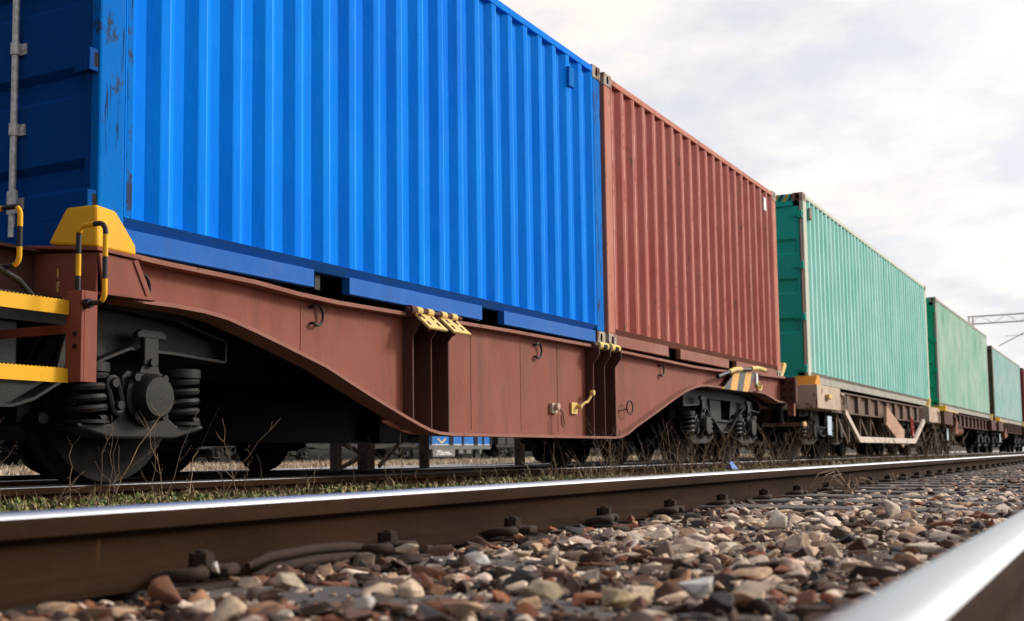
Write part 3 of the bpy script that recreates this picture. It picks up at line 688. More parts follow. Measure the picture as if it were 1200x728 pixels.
for s in (1, -1):
    w1, w0 = XC + s * 1.185, XC + s * 1.173
    def lerpz(L_, y):
        for (a, za_), (b, zb_) in zip(L_, L_[1:]):
            if a <= y <= b: return za_ + (zb_ - za_) * (y - a) / (b - a)
    def clip(L_, a, b): return [(a, lerpz(L_, a))] + [q for q in L_ if a < q[0] < b] + [(b, lerpz(L_, b))]
    m = M()
    for a, b, dx in ((4.19, 6.702, 0), (6.702, 7.17, 0.17), (7.17, 9.682, 0), (9.682, 10.19, 0.17), (10.19, 16.25, 0)):
        m.prism(clip(TOPL, a, b) + clip(BOTL, a, b)[::-1], 'x', w0 - s * dx, w1 - s * dx)
    for y in (5.60, 7.62, 8.42, 9.1):
        m.bar((w1 + s * 0.0005, y, 0.5 if y > 6 else 0.92), (w1 + s * 0.0005, y, 1.23), 0.012, 0.005, up=(1, 0, 0))
    sill = m.build('side_sill', MT['wagon'] if s > 0 else MT['grime2'], wag)  # far sill coloured near black for the shade under the wagon
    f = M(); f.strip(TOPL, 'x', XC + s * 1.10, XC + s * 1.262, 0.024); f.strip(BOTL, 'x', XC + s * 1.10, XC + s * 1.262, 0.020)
    f.build('flange', MT['wagon_flange'] if s > 0 else MT['grime'], sill)  # far flange darkened to go with the shaded far sill
    for ya, yb, yc_ in ((6.70, 6.93, 7.16), (9.68, 9.93, 10.18)):
        m = M()
        for i, y in enumerate((ya, yb, yc_)):
            zb_ = lerpz(BOTL, y) + 0.009
            poly = [(s * 1.01, zb_), (s * 1.262, zb_), (s * 1.262, 1.10), (s * 1.325, 1.185), (s * 1.325, 1.25), (s * 1.01, 1.236)]
            m.prism([(XC + a, z) for a, z in poly], 'y', y - (0.0 if i else 0.003), y + 0.012)
        m.build('stiffener', MT['wagon_dark'] if s > 0 else MT['grime2'], wag)  # far plates get the same painted shade
    # lashing rings
    for (y, z) in ((5.72, 1.151), (8.69, 1.152), (11.55, 1.157), (14.05, 1.2), (4.30, 1.15)):
        m = M(); xr = w1 + s * 0.028
        m.tube([(xr, y + 0.058 * math.cos(a), z + 0.062 * math.sin(a)) for a in [R(-125 + 255 * i / 18) for i in range(19)]], 0.0085, 7)
        m.tube([(xr, y + 0.058 * math.cos(R(-125)), z + 0.062 * math.sin(R(-125))), (w1, y - 0.03, z - 0.05)], 0.0085, 6); m.tube([(xr, y + 0.058 * math.cos(R(130)), z + 0.062 * math.sin(R(130))), (w1, y - 0.035, z + 0.045)], 0.0085, 6)
        m.build('lashing_ring', MT['grime2'], wag, smooth=50)
# hinged yellow flaps under the blue container (folded out) and under the joint (folded away)
for y in (6.80, 7.12):
    fl = M(); a = Vector((XC + 1.30, y, 1.268)); n = 0.30
    p0, p1 = (XC + 1.285, 1.262), (XC + 1.40, 1.155)
    fl.add([(p0[0], y - 0.115, p0[1]), (p0[0], y + 0.115, p0[1]), (p1[0], y + 0.135, p1[1]), (p1[0], y - 0.105, p1[1])] + [(p0[0] - 0.012, y - 0.115, p0[1] - 0.012), (p0[0] - 0.012, y + 0.115, p0[1] - 0.012), (p1[0] - 0.012, y + 0.135, p1[1] - 0.012), (p1[0] - 0.012, y - 0.105, p1[1] - 0.012)],
           [(0, 1, 2, 3), (7, 6, 5, 4), (0, 4, 5, 1), (1, 5, 6, 2), (2, 6, 7, 3), (3, 7, 4, 0)])
    for q in (-0.07, 0.07): fl.cyl((XC + 1.285, y + q - 0.035, 1.275), (XC + 1.285, y + q + 0.035, 1.275), 0.027, 12)
    flap = fl.build('hinged_flap', MT['cream'], wag, bevel=0.003)
    for q in (-0.06, 0.06):
        for k in (0.3, 0.7):
            x_ = p0[0] + (p1[0] - p0[0]) * k; z_ = p0[1] + (p1[1] - p0[1]) * k
            sl_ = M().bar((x_ - 0.012, y + q, z_ + 0.014), (x_ + 0.014, y + q, z_ - 0.010), 0.012, 0.006, up=(1, 0, 1))
            sl_.build('slot', MT['dark_in'], flap)
m = M().cyl((XC + 1.285, 6.60, 1.275), (XC + 1.285, 7.30, 1.275), 0.016, 12); m.cyl((XC + 1.285, 6.62, 1.27), (XC + 1.285, 6.67, 1.27), 0.034, 12)
for y in (6.86, 7.2): m.cyl((XC + 1.26, y, 1.18), (XC + 1.26, y + 0.03, 1.18), 0.035, 12)
m.build('hinge_pin', MT['wagon_dark'], wag, smooth=40)
for y in (9.86, 10.13):
    m = M().rev([(-0.11, 0.026), (-0.105, 0.036), (0.09, 0.036), (0.105, 0.03), (0.11, 0.0)], (XC + 1.275, y, 1.275), 'y', 18)
    m.box(XC + 1.29, XC + 1.318, y - 0.03, y + 0.03, 1.245, 1.285, 1)
    m.build('hinged_flap', [MT['cream'], MT['dark_in']], wag, smooth=40)
m = M().cyl((XC + 1.275, 9.66, 1.278), (XC + 1.275, 10.28, 1.27), 0.018, 10); m.build('hinge_pin', MT['wagon_dark'], wag, smooth=40)
# yellow brake handle, lever and pull ring on the deep part of the sill
xs_ = XC + 1.185
m = M().box(xs_, xs_ + 0.02, 9.34, 9.46, 0.655, 0.755); m.cyl((xs_ + 0.02, 9.44, 0.72), (xs_ + 0.07, 9.44, 0.72), 0.018, 10)
m.tube([(xs_ + 0.06, 9.44, 0.72), (xs_ + 0.07, 9.50, 0.755), (xs_ + 0.07, 9.56, 0.765), (xs_ + 0.075, 9.60, 0.80), (xs_ + 0.08, 9.635, 0.835)], 0.012, 8)
m.rev([(-0.02, 0.0), (-0.02, 0.022), (0.015, 0.026), (0.02, 0.0)], (xs_ + 0.085, 9.64, 0.845), 'x', 12)
m.build('brake_handle', MT['cream'], wag, bevel=0.003)
m = M().box(xs_, xs_ + 0.03, 8.93, 9.04, 0.65, 0.735); m.cyl((xs_ + 0.03, 8.99, 0.705), (xs_ + 0.065, 8.99, 0.705), 0.03, 12)
m.build('lever_block', MT['beige'], wag, bevel=0.006)
m = M().tube([(xs_ + 0.05, 8.985, 0.71), (xs_ + 0.075, 9.04, 0.66), (xs_ + 0.08, 9.06, 0.56), (xs_ + 0.08, 9.05, 0.54), (xs_ + 0.08, 9.02, 0.545), (xs_ + 0.08, 9.0, 0.56), (xs_ + 0.08, 9.0, 0.64)], 0.008, 8)
m.build('lever', MT['wagon_flange'], wag, smooth=50)
m = M().tube([(xs_ + 0.06, 10.57 + 0.075 * math.cos(a), 0.745 + 0.065 * math.sin(a) + (0.0 if math.cos(a) > 0 else 0.0)) for a in [2 * PI * i / 18 for i in range(18)]], 0.007, 6, closed=True)
m.tube([(xs_, 10.42, 0.708), (xs_ + 0.05, 10.50, 0.728)], 0.006, 6); m.build('pull_ring', MT['grime2'], wag, smooth=50)
# left end: inner sill, deck, support bracket, corner guide
m = M()
for s in (1, -1):
    m.box(*sorted((XC + s * 0.86, XC + s * 0.875)), 1.2, 4.4, 1.03, 1.29, 1); m.box(*sorted((XC + s * 0.80, XC + s * 0.94)), 1.2, 4.4, 1.291, 1.306, 1)
    m.box(*sorted((XC + s * 0.84, XC + s * 0.93)), 1.2, 4.4, 1.014, 1.029, 1)
m.box(XC - 0.3, XC - 0.27, 1.2, 16.2, 0.82, 1.22); m.box(XC + 0.27, XC + 0.3, 1.2, 16.2, 0.82, 1.22); m.box(XC - 0.36, XC + 0.36, 1.2, 16.2, 1.221, 1.236)
for y in (5.9, 6.95, 8.4, 9.95, 11.4, 12.4, 13.2, 15.6): m.box(XC - 1.17, XC + 1.17, y, y + 0.02, 0.80 if 6.4 < y < 11 else 1.03, 1.23)
m.build('underframe', [MT['grime2'], MT['wagon_dark']], wag)  # inner beams coloured near black for the darkness under the wagon
for s in (1, -1):
    X1 = XC + s * 1.30
    m = M()
    m.prism([(3.95, 1.26), (4.17, 1.252), (4.265, 1.085), (3.99, 1.072)], 'x', X1, X1 - s * 0.012)
    m.prism([(XC + s * 0.88, 1.03), (X1 - s * 0.012, 1.075), (X1 - s * 0.012, 1.262), (XC + s * 0.88, 1.29)], 'y', 3.945, 3.957)
    m.add([(XC + s * 0.87, 3.90, 1.312), (X1 + s * 0.015, 3.925, 1.266), (X1 + s * 0.015, 4.20, 1.258), (XC + s * 0.87, 4.40, 1.30), (XC + s * 0.87, 3.90, 1.326), (X1 + s * 0.015, 3.925, 1.281), (X1 + s * 0.015, 4.20, 1.273), (XC + s * 0.87, 4.40, 1.314)], [(0, 1, 2, 3), (7, 6, 5, 4), (0, 4, 5, 1), (1, 5, 6, 2), (2, 6, 7, 3), (3, 7, 4, 0)])
    m.bar((X1 + s * 0.006, 3.96, 1.072), (X1 + s * 0.006, 4.29, 1.076), 0.05, 0.016)
    m.bar((X1, 4.17, 1.255), (X1, 4.268, 1.08), 0.03, 0.014, up=(1, 0, 0)); m.bar((X1, 3.955, 1.258), (X1, 3.985, 1.08), 0.02, 0.014, up=(1, 0, 0))
    m.add([(XC + s * 1.18, 4.26, 1.07), (XC + s * 1.18, 4.18, 1.25), (X1 - s * 0.01, 4.17, 1.25), (X1 - s * 0.01, 4.26, 1.085)], [(0, 1, 2, 3)])
    m.build('support_bracket', MT['wagon'], wag, bevel=0.002)
    # yellow corner guide: a truncated pyramid
    b4 = [(XC + s * 0.985, 3.94), (XC + s * 1.30, 3.945), (XC + s * 1.30, 4.20), (XC + s * 0.985, 4.005)]
    m = M(); zt = 1.485
    B = [(XC + s * 1.00, 3.915, 1.320), (XC + s * 1.30, 3.935, 1.284), (XC + s * 1.30, 4.185, 1.276), (XC + s * 1.295, 4.19, 1.33), (XC + s * 1.28, 4.07, 1.478), (XC + s * 1.28, 3.945, 1.487), (XC + s * 1.10, 3.935, 1.492)]
    Bk = [(x - s * 0.10 if i in (2, 3, 4) else x, y + 0.075 if i not in (2, 3, 4) else y - 0.01, z) for i, (x, y, z) in enumerate(B)]
    m.add([B[0], B[1], B[2], B[3], B[4], B[5], B[6], (XC + s * 1.06, 4.005, 1.46), (XC + s * 1.06, 4.003, 1.30)], [(0, 1, 5, 6), (1, 2, 3, 4, 5), (6, 5, 4, 7), (0, 6, 7, 8), (8, 7, 4, 3, 2), (0, 8, 2, 1)])
    m.build('corner_guide', MT['yellow'], wag, bevel=0.014, seg=3)
# painted marks on the bracket face
m = M(); yb_ = 3.944
for z0, z1 in ((1.165, 1.205), (1.095, 1.142)): m.box(-4.447, -4.439, yb_ - 0.002, yb_, z0, z1)
m.box(-4.455, -4.428, yb_ - 0.002, yb_, 1.122, 1.128); m.box(-4.439, -4.430, yb_ - 0.002, yb_, 1.137, 1.143)
m.build('painted_mark', MT['cream'], wag)
# shunter's steps: posts, yellow treads, striped handrails
for s in (1,):
    m = M(); m.box(-4.115, -4.02, 3.70, 3.716, 0.645, 1.045); m.box(-4.034, -4.02, 3.7165, 3.79, 0.645, 1.045)
    m.box(-4.62, -4.115, 3.70, 3.715, 0.86, 0.90)
    M().box(-4.115, -4.02, 2.45, 2.466, 0.645, 1.045).box(-4.62, -4.115, 2.45, 2.465, 0.86, 0.90).build('step_post', MT['wagon'], wag, bevel=0.003)
    post = m.build('step_post', MT['wagon'], wag, bevel=0.003)
    M().cyl((-4.028, 3.72, 0.985), (-3.985, 3.72, 0.985), 0.022, 8).build('post_bolt', MT['grime'], post)
    for z in (0.80, 0.855): M().cyl((-4.055, 3.70, z), (-4.055, 3.692, z), 0.01, 8).build('post_bolt', MT['grime'], post)
    for z in (0.94, 0.643):
        m = M().box(-4.10, -4.092, 2.47, 3.697, z, z + 0.062); m.box(-4.30, -4.101, 2.47, 3.697, z + 0.04, z + 0.048)
        for k in range(60): m.add([(-4.0999, 2.48 + k * 0.02, z + 0.0621), (-4.0921, 2.48 + k * 0.02, z + 0.0621), (-4.096, 2.488 + k * 0.02, z + 0.0665), (-4.0999, 2.492 + k * 0.02, z + 0.0621), (-4.0921, 2.492 + k * 0.02, z + 0.0621)], [(0, 1, 2), (3, 2, 4), (0, 2, 3), (1, 4, 2)])
        m.build('step_tread', MT['yellow'], wag)
def striped(path, r, mats, segl=0.075):
    # resample the path and alternate two paints
    P = [Vector(p) for p in path]; out = [P[0]]; d = [0]
    for a, b in zip(P, P[1:]):
        n = max(1, int((b - a).length / 0.012))
        for i in range(1, n + 1): out.append(a.lerp(b, i / n)); d.append(d[-1] + (b - a).length / n)
    m = M(); start = 0
    k = 0
    while start < len(out) - 1:
        end = start
        while end < len(out) - 1 and d[end] - d[start] < segl: end += 1
        m.tube(out[start:end + 1], r, 10, k % 2); start = end; k += 1
    return m.build('handrail', mats, wag, smooth=45)
def uloop(y, xa, xb, z0, z1, rr=0.04):
    return [(xa, y, z0 + 0.03)] + [(xa, y, z1 - rr)] + arc((xa + rr, y, z1 - rr), rr, 180, 90, 5, 'xz')[1:] + [(xb - rr, y, z1)] + arc((xb - rr, y, z1 - rr), rr, 90, 0, 5, 'xz')[1:] + [(xb, y, z0 + rr)] + arc((xb - rr, y, z0 + rr), rr, 0, -90, 5, 'xz')[1:] + [(xa + 0.05, y, z0)]
striped(uloop(3.72, -4.066, -3.905, 0.985, 1.332), 0.0115, [MT['black'], MT['yellow']], 0.092)
striped(uloop(3.52, -4.36, -4.20, 1.145, 1.402), 0.0115, [MT['yellow'], MT['black']], 0.085)
# brake hoses and pipes at the left end
m = M(); m.tube([(-4.25, 3.2, 1.11), (-4.25, 3.45, 1.13), (-4.3, 3.6, 1.10), (-4.35, 3.75, 1.02)], 0.014, 8)
m.tube([(-4.6, 3.1, 0.93), (-4.6, 3.3, 0.84), (-4.6, 3.55, 0.80), (-4.6, 3.75, 0.86), (-4.6, 3.85, 1.0)], 0.013, 8)
m.tube([(-4.5, 3.0, 0.86), (-4.5, 3.25, 0.86), (-4.5, 3.30, 0.80)], 0.02, 8)
m.build('brake_hose', MT['rubber'], wag, smooth=60)
bogie(wag, 3.58); bogie(wag, 14.10)
# right end: striped step box, folding handrail, headstock, stop lever, shunter's step
hz = hazard('hazard_stripes', 'Y', 'Z', 0.50, -0.62)
m = M().prism([(13.35, 1.045), (14.35, 1.05), (14.75, 1.30), (13.95, 1.30)], 'x', XC + 1.264, XC + 1.285)
m.build('hazard_panel', hz, wag)
m = M().tube([(XC + 1.31, 13.1, 1.17), (XC + 1.31, 13.75, 1.29), (XC + 1.31, 14.3, 1.32), (XC + 1.31, 14.75, 1.36), (XC + 1.31, 15.1, 1.345)], 0.024, 8)
m.build('grab_rail', MT['black'], wag, smooth=45)
m = M().tube([(XC + 1.313, 13.52, 1.245), (XC + 1.313, 13.75, 1.289), (XC + 1.313, 14.0, 1.305)], 0.031, 8); m.build('grab_rail', MT['cream'], wag, smooth=45)
m = M().tube([(XC + 1.313, 14.42, 1.335), (XC + 1.313, 14.74, 1.361), (XC + 1.313, 15.05, 1.35)], 0.032, 8)
m.build('grab_rail', MT['cream'], wag, smooth=45)
m = M().box(XC + 1.27, XC + 1.30, 14.70, 14.78, 1.12, 1.30); m.build('latch_bar', MT['white'], wag, bevel=0.005)
m = M().tube([(XC + 1.30, 14.68, 1.16), (XC + 1.30, 14.74, 1.09), (XC + 1.30, 14.86, 1.09), (XC + 1.30, 14.92, 1.16)], 0.018, 8); m.tube([(XC + 1.30, 14.8, 1.09), (XC + 1.30, 14.8, 1.2)], 0.02, 8)
m.build('latch_hook', MT['cream'], wag, smooth=45)
m = M().box(XC - 1.40, XC + 1.40, 16.25, 16.275, 0.98, 1.325); m.box(XC - 1.40, XC + 1.40, 16.2755, 16.36, 1.30, 1.324); m.box(XC - 1.40, XC + 1.40, 16.2755, 16.36, 0.981, 1.0)
m.box(XC + 1.378, XC + 1.3995, 16.2755, 16.36, 1.001, 1.299)
hs = m.build('headstock', MT['wagon_dark'], wag, bevel=0.003)
for x in (1.24, 1.34):
    for z in (1.05, 1.16, 1.26): M().cyl((XC + x, 16.25, z), (XC + x, 16.238, z), 0.018, 6).build('bolt', MT['grime2'], hs)
m = M().box(XC + 1.27, XC + 1.36, 16.28, 16.36, 0.80, 0.98); m.build('step_hanger', MT['wagon'], wag)
m = M().tube([(XC + 1.2, 16.2, 0.98), (XC + 1.2, 16.2, 0.72), (XC + 1.24, 16.2, 0.68)], 0.03, 8); m.build('step_hanger', MT['grime'], wag)
m = M().box(XC + 0.95, XC + 1.50, 16.12, 16.25, 0.655, 0.70); m.build('step_tread', MT['beige_dark'], wag, bevel=0.004)
m = M().box(XC + 1.505, XC + 1.53, 16.10, 16.27, 0.65, 0.71); m.build('step_tread', MT['cream'], wag, bevel=0.004)
m = M().prism([(16.24, 1.327), (16.36, 1.327), (16.58, 1.50), (16.57, 1.545), (16.47, 1.55)], 'x', XC + 1.13, XC + 1.20)
m.build('stop_lever', MT['cream'], wag, bevel=0.008)
M().tube([(XC, 16.36, 1.08), (XC, 16.6, 0.98), (XC, 16.9, 1.02)], 0.045, 8).build('coupling', MT['grime2'], wag, smooth=40)
for s in (1, -1):
    m = M().cyl((XC + s * 0.875, 16.36, 1.15), (XC + s * 0.875, 16.75, 1.15), 0.09, 18); m.cyl((XC + s * 0.875, 16.75, 1.15), (XC + s * 0.875, 16.80, 1.15), 0.2, 24)
    m.build('buffer', MT['grime2'], wag, smooth=40)
m = M().tube([(XC + 0.5, 16.3, 0.95), (XC + 0.5, 16.5, 0.72), (XC + 0.5, 16.7, 0.70), (XC + 0.5, 16.9, 0.85)], 0.025, 8); m.build('brake_hose', MT['rubber'], wag, smooth=60)

# ------------------------------------------------------------------ beige wagon under the teal container
def flat_wagon(label, y0, y1, pal, zt=1.29, truss=True, guide='orange', wx=1.40):
    P, D = pal
    t = thing('container_wagon', label, 'railway wagon', (XC, (y0 + y1) / 2, 0)); L = y1 - y0
    m = M()
    for s in (1, -1): m.box(*sorted((XC + s * 1.16, XC + s * 1.18)), y0 + 0.1, y1 - 0.1, 0.95, 1.25); m.box(*sorted((XC + s * 1.08, XC + s * 1.26)), y0 + 1.6, y1 - 1.6, 1.251, 1.272); m.box(*sorted((XC + s * 1.08, XC + s * 1.24)), y0 + 1.6, y1 - 1.6, 0.93, 0.949)
    for k in range(int(L / 0.9)):
        y = y0 + 1.9 + k * 0.9
        if y > y1 - 1.9: break
        m.box(XC - 1.16, XC + 1.16, y, y + 0.05, 0.98, 1.2)
        for s in (1, -1): m.prism([(XC + s * 1.181, 0.951), (XC + s * 1.235, 0.951), (XC + s * 1.235, 1.249), (XC + s * 1.181, 1.249)], 'y', y, y + 0.25)
    m.box(XC - 0.3, XC + 0.3, y0 + 0.1, y1 - 0.1, 0.78, 1.22)
    m.build('side_sill', D, t)
    for e, y in ((-1, y0), (1, y1)):
        for s in (1, -1):
            ya, yb = (y, y + 1.55) if e < 0 else (y - 1.55, y)
            m = M().box(*sorted((XC + s * 0.75, XC + s * wx)), ya, yb, 0.94, zt); b = m.build('end_box', P, t, bevel=0.01)
            xo = XC + s * (wx + 0.03); yy = yb if e < 0 else ya + 1.2
            M().tube([(XC + s * wx, yy - 0.02, zt - 0.09), (xo, yy + 0.05, zt - 0.1), (xo, yy + 0.16, zt - 0.16), (xo, yy + 0.18, zt - 0.26), (xo, yy + 0.12, zt - 0.36)], 0.022, 8).build('grab_handle', P, b, smooth=45)
        for s in (1, -1):
            m = M().cyl((XC + s * 0.875, y, 1.12), (XC + s * 0.875, y + e * 0.38, 1.12), 0.09, 16); m.cyl((XC + s * 0.875, y + e * 0.38, 1.12), (XC + s * 0.875, y + e * 0.42, 1.12), 0.2, 22)
            m.build('buffer', MT['grime2'], t, smooth=40)
        M().box(XC - 0.75, XC + 0.75, *sorted((y + e * -0.005, y - e * 0.1)), 0.95, zt - 0.01).build('headstock', D, t)
    for s in (1, -1):
        m = M().prism([(y0 + 0.05, zt + 0.002), (y0 + 0.40, zt + 0.002), (y0 + 0.36, zt + 0.14), (y0 + 0.22, zt + 0.14)], 'x', XC + s * 1.0, XC + s * 1.36)
        m.build('corner_guide', MT[guide], t, bevel=0.01)
        m = M().prism([(y1 - 0.75, zt + 0.002), (y1 - 0.6, zt + 0.002), (y1 - 0.35, zt + 0.2), (y1 - 0.42, zt + 0.22)], 'x', XC + s * 1.2, XC + s * 1.28)
        m.build('stop_lever', MT['cream'], t, bevel=0.005)
        if truss:
            a, b = y0 + 1.85, y1 - 2.2; x0, x1 = XC + s * (wx - 0.005), XC + s * (wx - 0.06)
            m = M().strip([(a, 1.0), (a + 0.12, 0.93), (a + 1.15, 0.50), (b - 1.35, 0.50), (b, 0.95)], 'x', x0, x1, 0.10)
            m.build('side_truss', MT['truss'], t, bevel=0.004)
            m = M()
            m.bar((XC + s * 1.30, a + 4.0, 0.98), (XC + s * 1.34, a + 5.6, 0.54), 0.05, 0.36, up=(0, 0, 1)); br = m.build('diagonal_brace', MT['brace'], t)
            m = M()
            for k in range(6):
                y = a + 0.6 + k * 0.95
                m.bar((XC + s * 1.1, y, 0.95), (XC + s * 1.1, y, 0.46), 0.06, 0.06); m.bar((XC + s * 1.1, y, 0.94), (XC + s * 1.1, y + 0.85, 0.47), 0.05, 0.05)
            m.build('truss_strut', D, t)
            yw = b - 1.3
            m = M().tube([(XC + s * 1.33, yw + 0.15 * math.cos(q), 0.80 + 0.19 * math.sin(q)) for q in [2 * PI * i / 22 for i in range(22)]], 0.022, 7, closed=True)
            m.bar((XC + s * 1.33, yw - 0.15, 0.8), (XC + s * 1.33, yw + 0.15, 0.8), 0.02, 0.03); m.bar((XC + s * 1.33, yw, 0.62), (XC + s * 1.33, yw, 0.98), 0.02, 0.03)
            m.build('handwheel', MT['redw'], t, smooth=50)
    m = M().box(XC + wx - 0.10, XC + wx - 0.09, y0 + 1.0, y0 + 1.28, 0.56, 0.85)
    pl = m.build('data_plate', MT['plate'], t)
    m = M()
    for k in range(5): m.box(XC + wx - 0.0899, XC + wx - 0.088, y0 + 1.04, y0 + 1.1 + 0.13 * ((k * 37 % 10) / 10), 0.60 + k * 0.045, 0.615 + k * 0.045)
    m.build('plate_mark', MT['white'], pl)
    m = M(); m.cyl((XC + wx - 0.045, y0 - 0.02, 1.14), (XC + wx - 0.045, y0 + 0.5, 1.14), 0.01, 6)
    m.build('cable', MT['grime'], t)
    bogie(t, y0 + 1.75); bogie(t, y1 - 1.75)
    return t
bw = flat_wagon('beige rusty wagon with a white V-shaped side truss under the teal green container', 17.5, 29.7, (MT['beige'], MT['beige_dark']))
M().box(XC + 1.402, XC + 1.46, 18.0, 18.22, 1.09, 1.16).build('marker_lamp', MT['cream'], bw, bevel=0.01)
gw = flat_wagon('rusty brown wagon under the pale green streaky container', 31.0, 43.4, (MT['wagon_dark'], MT['wagon_dark']), 1.27, False, 'yellow', 1.34)
aw = flat_wagon('rusty brown wagon under the faded aqua container', 44.2, 56.4, (MT['wagon_dark'], MT['wagon_dark']), 1.27, False, 'yellow', 1.34)
mw_ = flat_wagon('rusty brown wagon under the dark red container at the end', 57.2, 69.6, (MT['wagon_dark'], MT['wagon_dark']), 1.27, False, 'yellow', 1.34)
for t, y0 in ((gw, 31.0), (aw, 44.2), (mw_, 57.2)):
    M().box(XC + 1.28, XC + 1.355, y0 + 0.3, y0 + 2.6, 1.272, 1.30).build('deck_edge', MT['cream'], t)
    m = M().box(XC + 1.18, XC + 1.345, y0 + 1.9, y0 + 2.5, 0.72, 1.06); m.build('equipment_box', MT['wagon'], t, bevel=0.01)
    m = M().cyl((XC + 1.0, y0 + 3.4, 0.86), (XC + 1.0, y0 + 5.0, 0.86), 0.17, 18); m.build('air_tank', MT['wagon'], t, smooth=40)

# ------------------------------------------------------------------ dark goods wagons on the siding behind
SXC = -9.90
def goods_wagon(label, y0, y1, zl, SXC=SXC, grp='dark goods wagons on the siding', top=1.72, bo=1.9, b0=True):
    t = thing('low_goods_wagon', label, 'railway wagon', (SXC, (y0 + y1) / 2, 0), grp)
    m = M().box(SXC - 1.25, SXC + 1.25, y0, y1, 1.15, top); m.build('body', MT['grime'], t, bevel=0.02)
    m = M(); k = 0; y = y0 + 0.05
    while y < y1:
        for s in (1, -1): m.box(*sorted((SXC + s * 1.252, SXC + s * 1.31)), y, y + 0.08, 1.15, top - 0.04)
        y += 1.35
    m.build('wall_rib', MT['grime2'], t)
    m = M().box(SXC - 1.30, SXC + 1.30, y0 - 0.02, y1 + 0.02, top + 0.001, top + 0.05); m.build('top_rim', MT['grime'], t)
    m = M()
    for s in (1, -1): m.prism([(y0, 0.95), (y0 + 3.2, 0.95), (y0 + 3.9, zl), (y1 - 3.9, zl), (y1 - 3.2, 0.95), (y1, 0.95), (y1, 1.149), (y0, 1.149)] if zl < 0.9 else [(y0, zl), (y1, zl), (y1, 1.149), (y0, 1.149)], 'x', SXC + s * 1.2, SXC + s * 1.18)
    m.build('side_sill', MT['grime'], t)
    if b0: bogie(t, y0 + 1.9, 0.17, SXC, False)
    bogie(t, y1 - bo, 0.17, SXC, False)
    return t
ga = goods_wagon('dark goods wagon with a low sill, seen under the left half of the brown wagon', -3.2, 14.3, 0.95, bo=4.0)
M().box(SXC + 1.16, SXC + 1.195, 1.0, 14.2, 0.497, 0.947).build('skirt', MT['grime2'], ga)
goods_wagon('dark goods wagon on the siding right of the distant blue wagon', 20.8, 35.0, 0.95)
goods_wagon('dark goods wagon on the siding, seen below the beige wagon', 36.4, 50.6, 0.95)
goods_wagon('dark goods wagon on the siding at the far end, behind the aqua container', 52.0, 66.2, 0.95)

goods_wagon('dark goods wagon in the far row, just right of the distant blue wagon', 74.6, 88.6, 0.86, -41.3, 'dark goods wagons in the far row', 2.9)
goods_wagon('dark goods wagon in the far row, just left of the distant blue wagon', 50.0, 64.0, 0.86, -41.3, 'dark goods wagons in the far row', 2.9)
goods_wagon('dark goods wagon in the far row, seen low between the axles at the left edge', 34.0, 48.6, 0.86, -41.3, 'dark goods wagons in the far row', 2.9)
goods_wagon('dark goods wagon in the far row, farthest one at the right', 90.0, 104.0, 0.86, -41.3, 'dark goods wagons in the far row', 2.9)
# dark scrubby bank, added to block the sky seen under the wagons
m = M(); ys = [-60 + i * 8.0 for i in range(80)]; prof = [(-44.5, 0.015), (-46.0, 0.9), (-48.0, 1.8), (-52.0, 2.6), (-60.0, 2.8), (-90.0, 0.01)]
v = [(x + 0.5 * mnoise.noise(Vector((0, y * 0.2, x))), y, z * (1 + 0.25 * mnoise.noise(Vector((x, y * 0.15, 0))))) for y in ys for x, z in prof]; k = len(prof)
m.add(v, [(j * k + i, j * k + i + 1, (j + 1) * k + i + 1, (j + 1) * k + i) for j in range(len(ys) - 1) for i in range(k - 1)])
tag(m.build('embankment', MT['scrub'], smooth=60), kind='structure')
# distant blue wagon with grey sill
FX = -41.3
fb = thing('open_goods_wagon', 'distant blue open wagon with grey sill seen through the gap under the brown wagon', 'railway wagon', (FX, 69.5, 0))
M().box(FX - 1.3, FX + 1.3, 65.4, 73.6, 1.14, 3.2).build('body', MT['far_blue'], fb)
m = M()
for y in (65.5, 67.9, 68.2, 69.6, 71.2, 71.5, 72.4, 73.45): m.box(FX + 1.302, FX + 1.38, y, y + 0.12, 1.10, 3.2)
m.build('wall_rib', MT['grime'], fb)
m = M().box(FX - 1.3, FX + 1.31, 65.4, 73.6, 1.095, 1.139); m.build('edge_band', MT['galv'], fb)
m = M().box(FX - 1.3, FX + 1.28, 65.4, 73.6, 0.82, 1.094); m.build('sill', MT['marker_grey'], fb)
m = M().box(FX + 1.2, FX + 1.31, 65.8, 68.6, 0.35, 0.819); pl = m.build('marking_panel', plain('grey_panel', (0.16, 0.15, 0.14), 0.7), fb)
m = M()
for a, b, z in ((66.3, 66.8, 0.68), (66.4, 66.6, 0.58), (66.75, 67.1, 0.58), (67.2, 67.9, 0.58), (66.2, 66.4, 0.46), (66.6, 67.3, 0.46), (67.45, 68.2, 0.47)): m.box(FX + 1.311, FX + 1.318, a, b, z, z + 0.06)
m.build('marking', MT['white'], pl)
m = M().prism([(66.3, 1.50), (66.5, 1.50), (66.9, 1.30), (67.3, 1.50), (67.5, 1.50), (66.9, 1.18)], 'x', FX + 1.303, FX + 1.32); m.build('yellow_mark', MT['cream'], fb)
for y in (66.2, 72.6):
    for s in (1, -1): M().rev([(0.07, 0.0), (0.07, 0.4), (-0.04, 0.43), (-0.06, 0.46), (-0.06, 0.0)], (FX + s * 0.75, y, 0.5), 'x', 24).build('wheel', MT['grime2'], fb)
for a, b in ((69.2, 69.8), (70.2, 70.9), (72.0, 72.3)): M().box(FX + 1.15, FX + 1.27, a, b, 0.52, 0.8).build('bracket', MT['marker_grey'], fb)

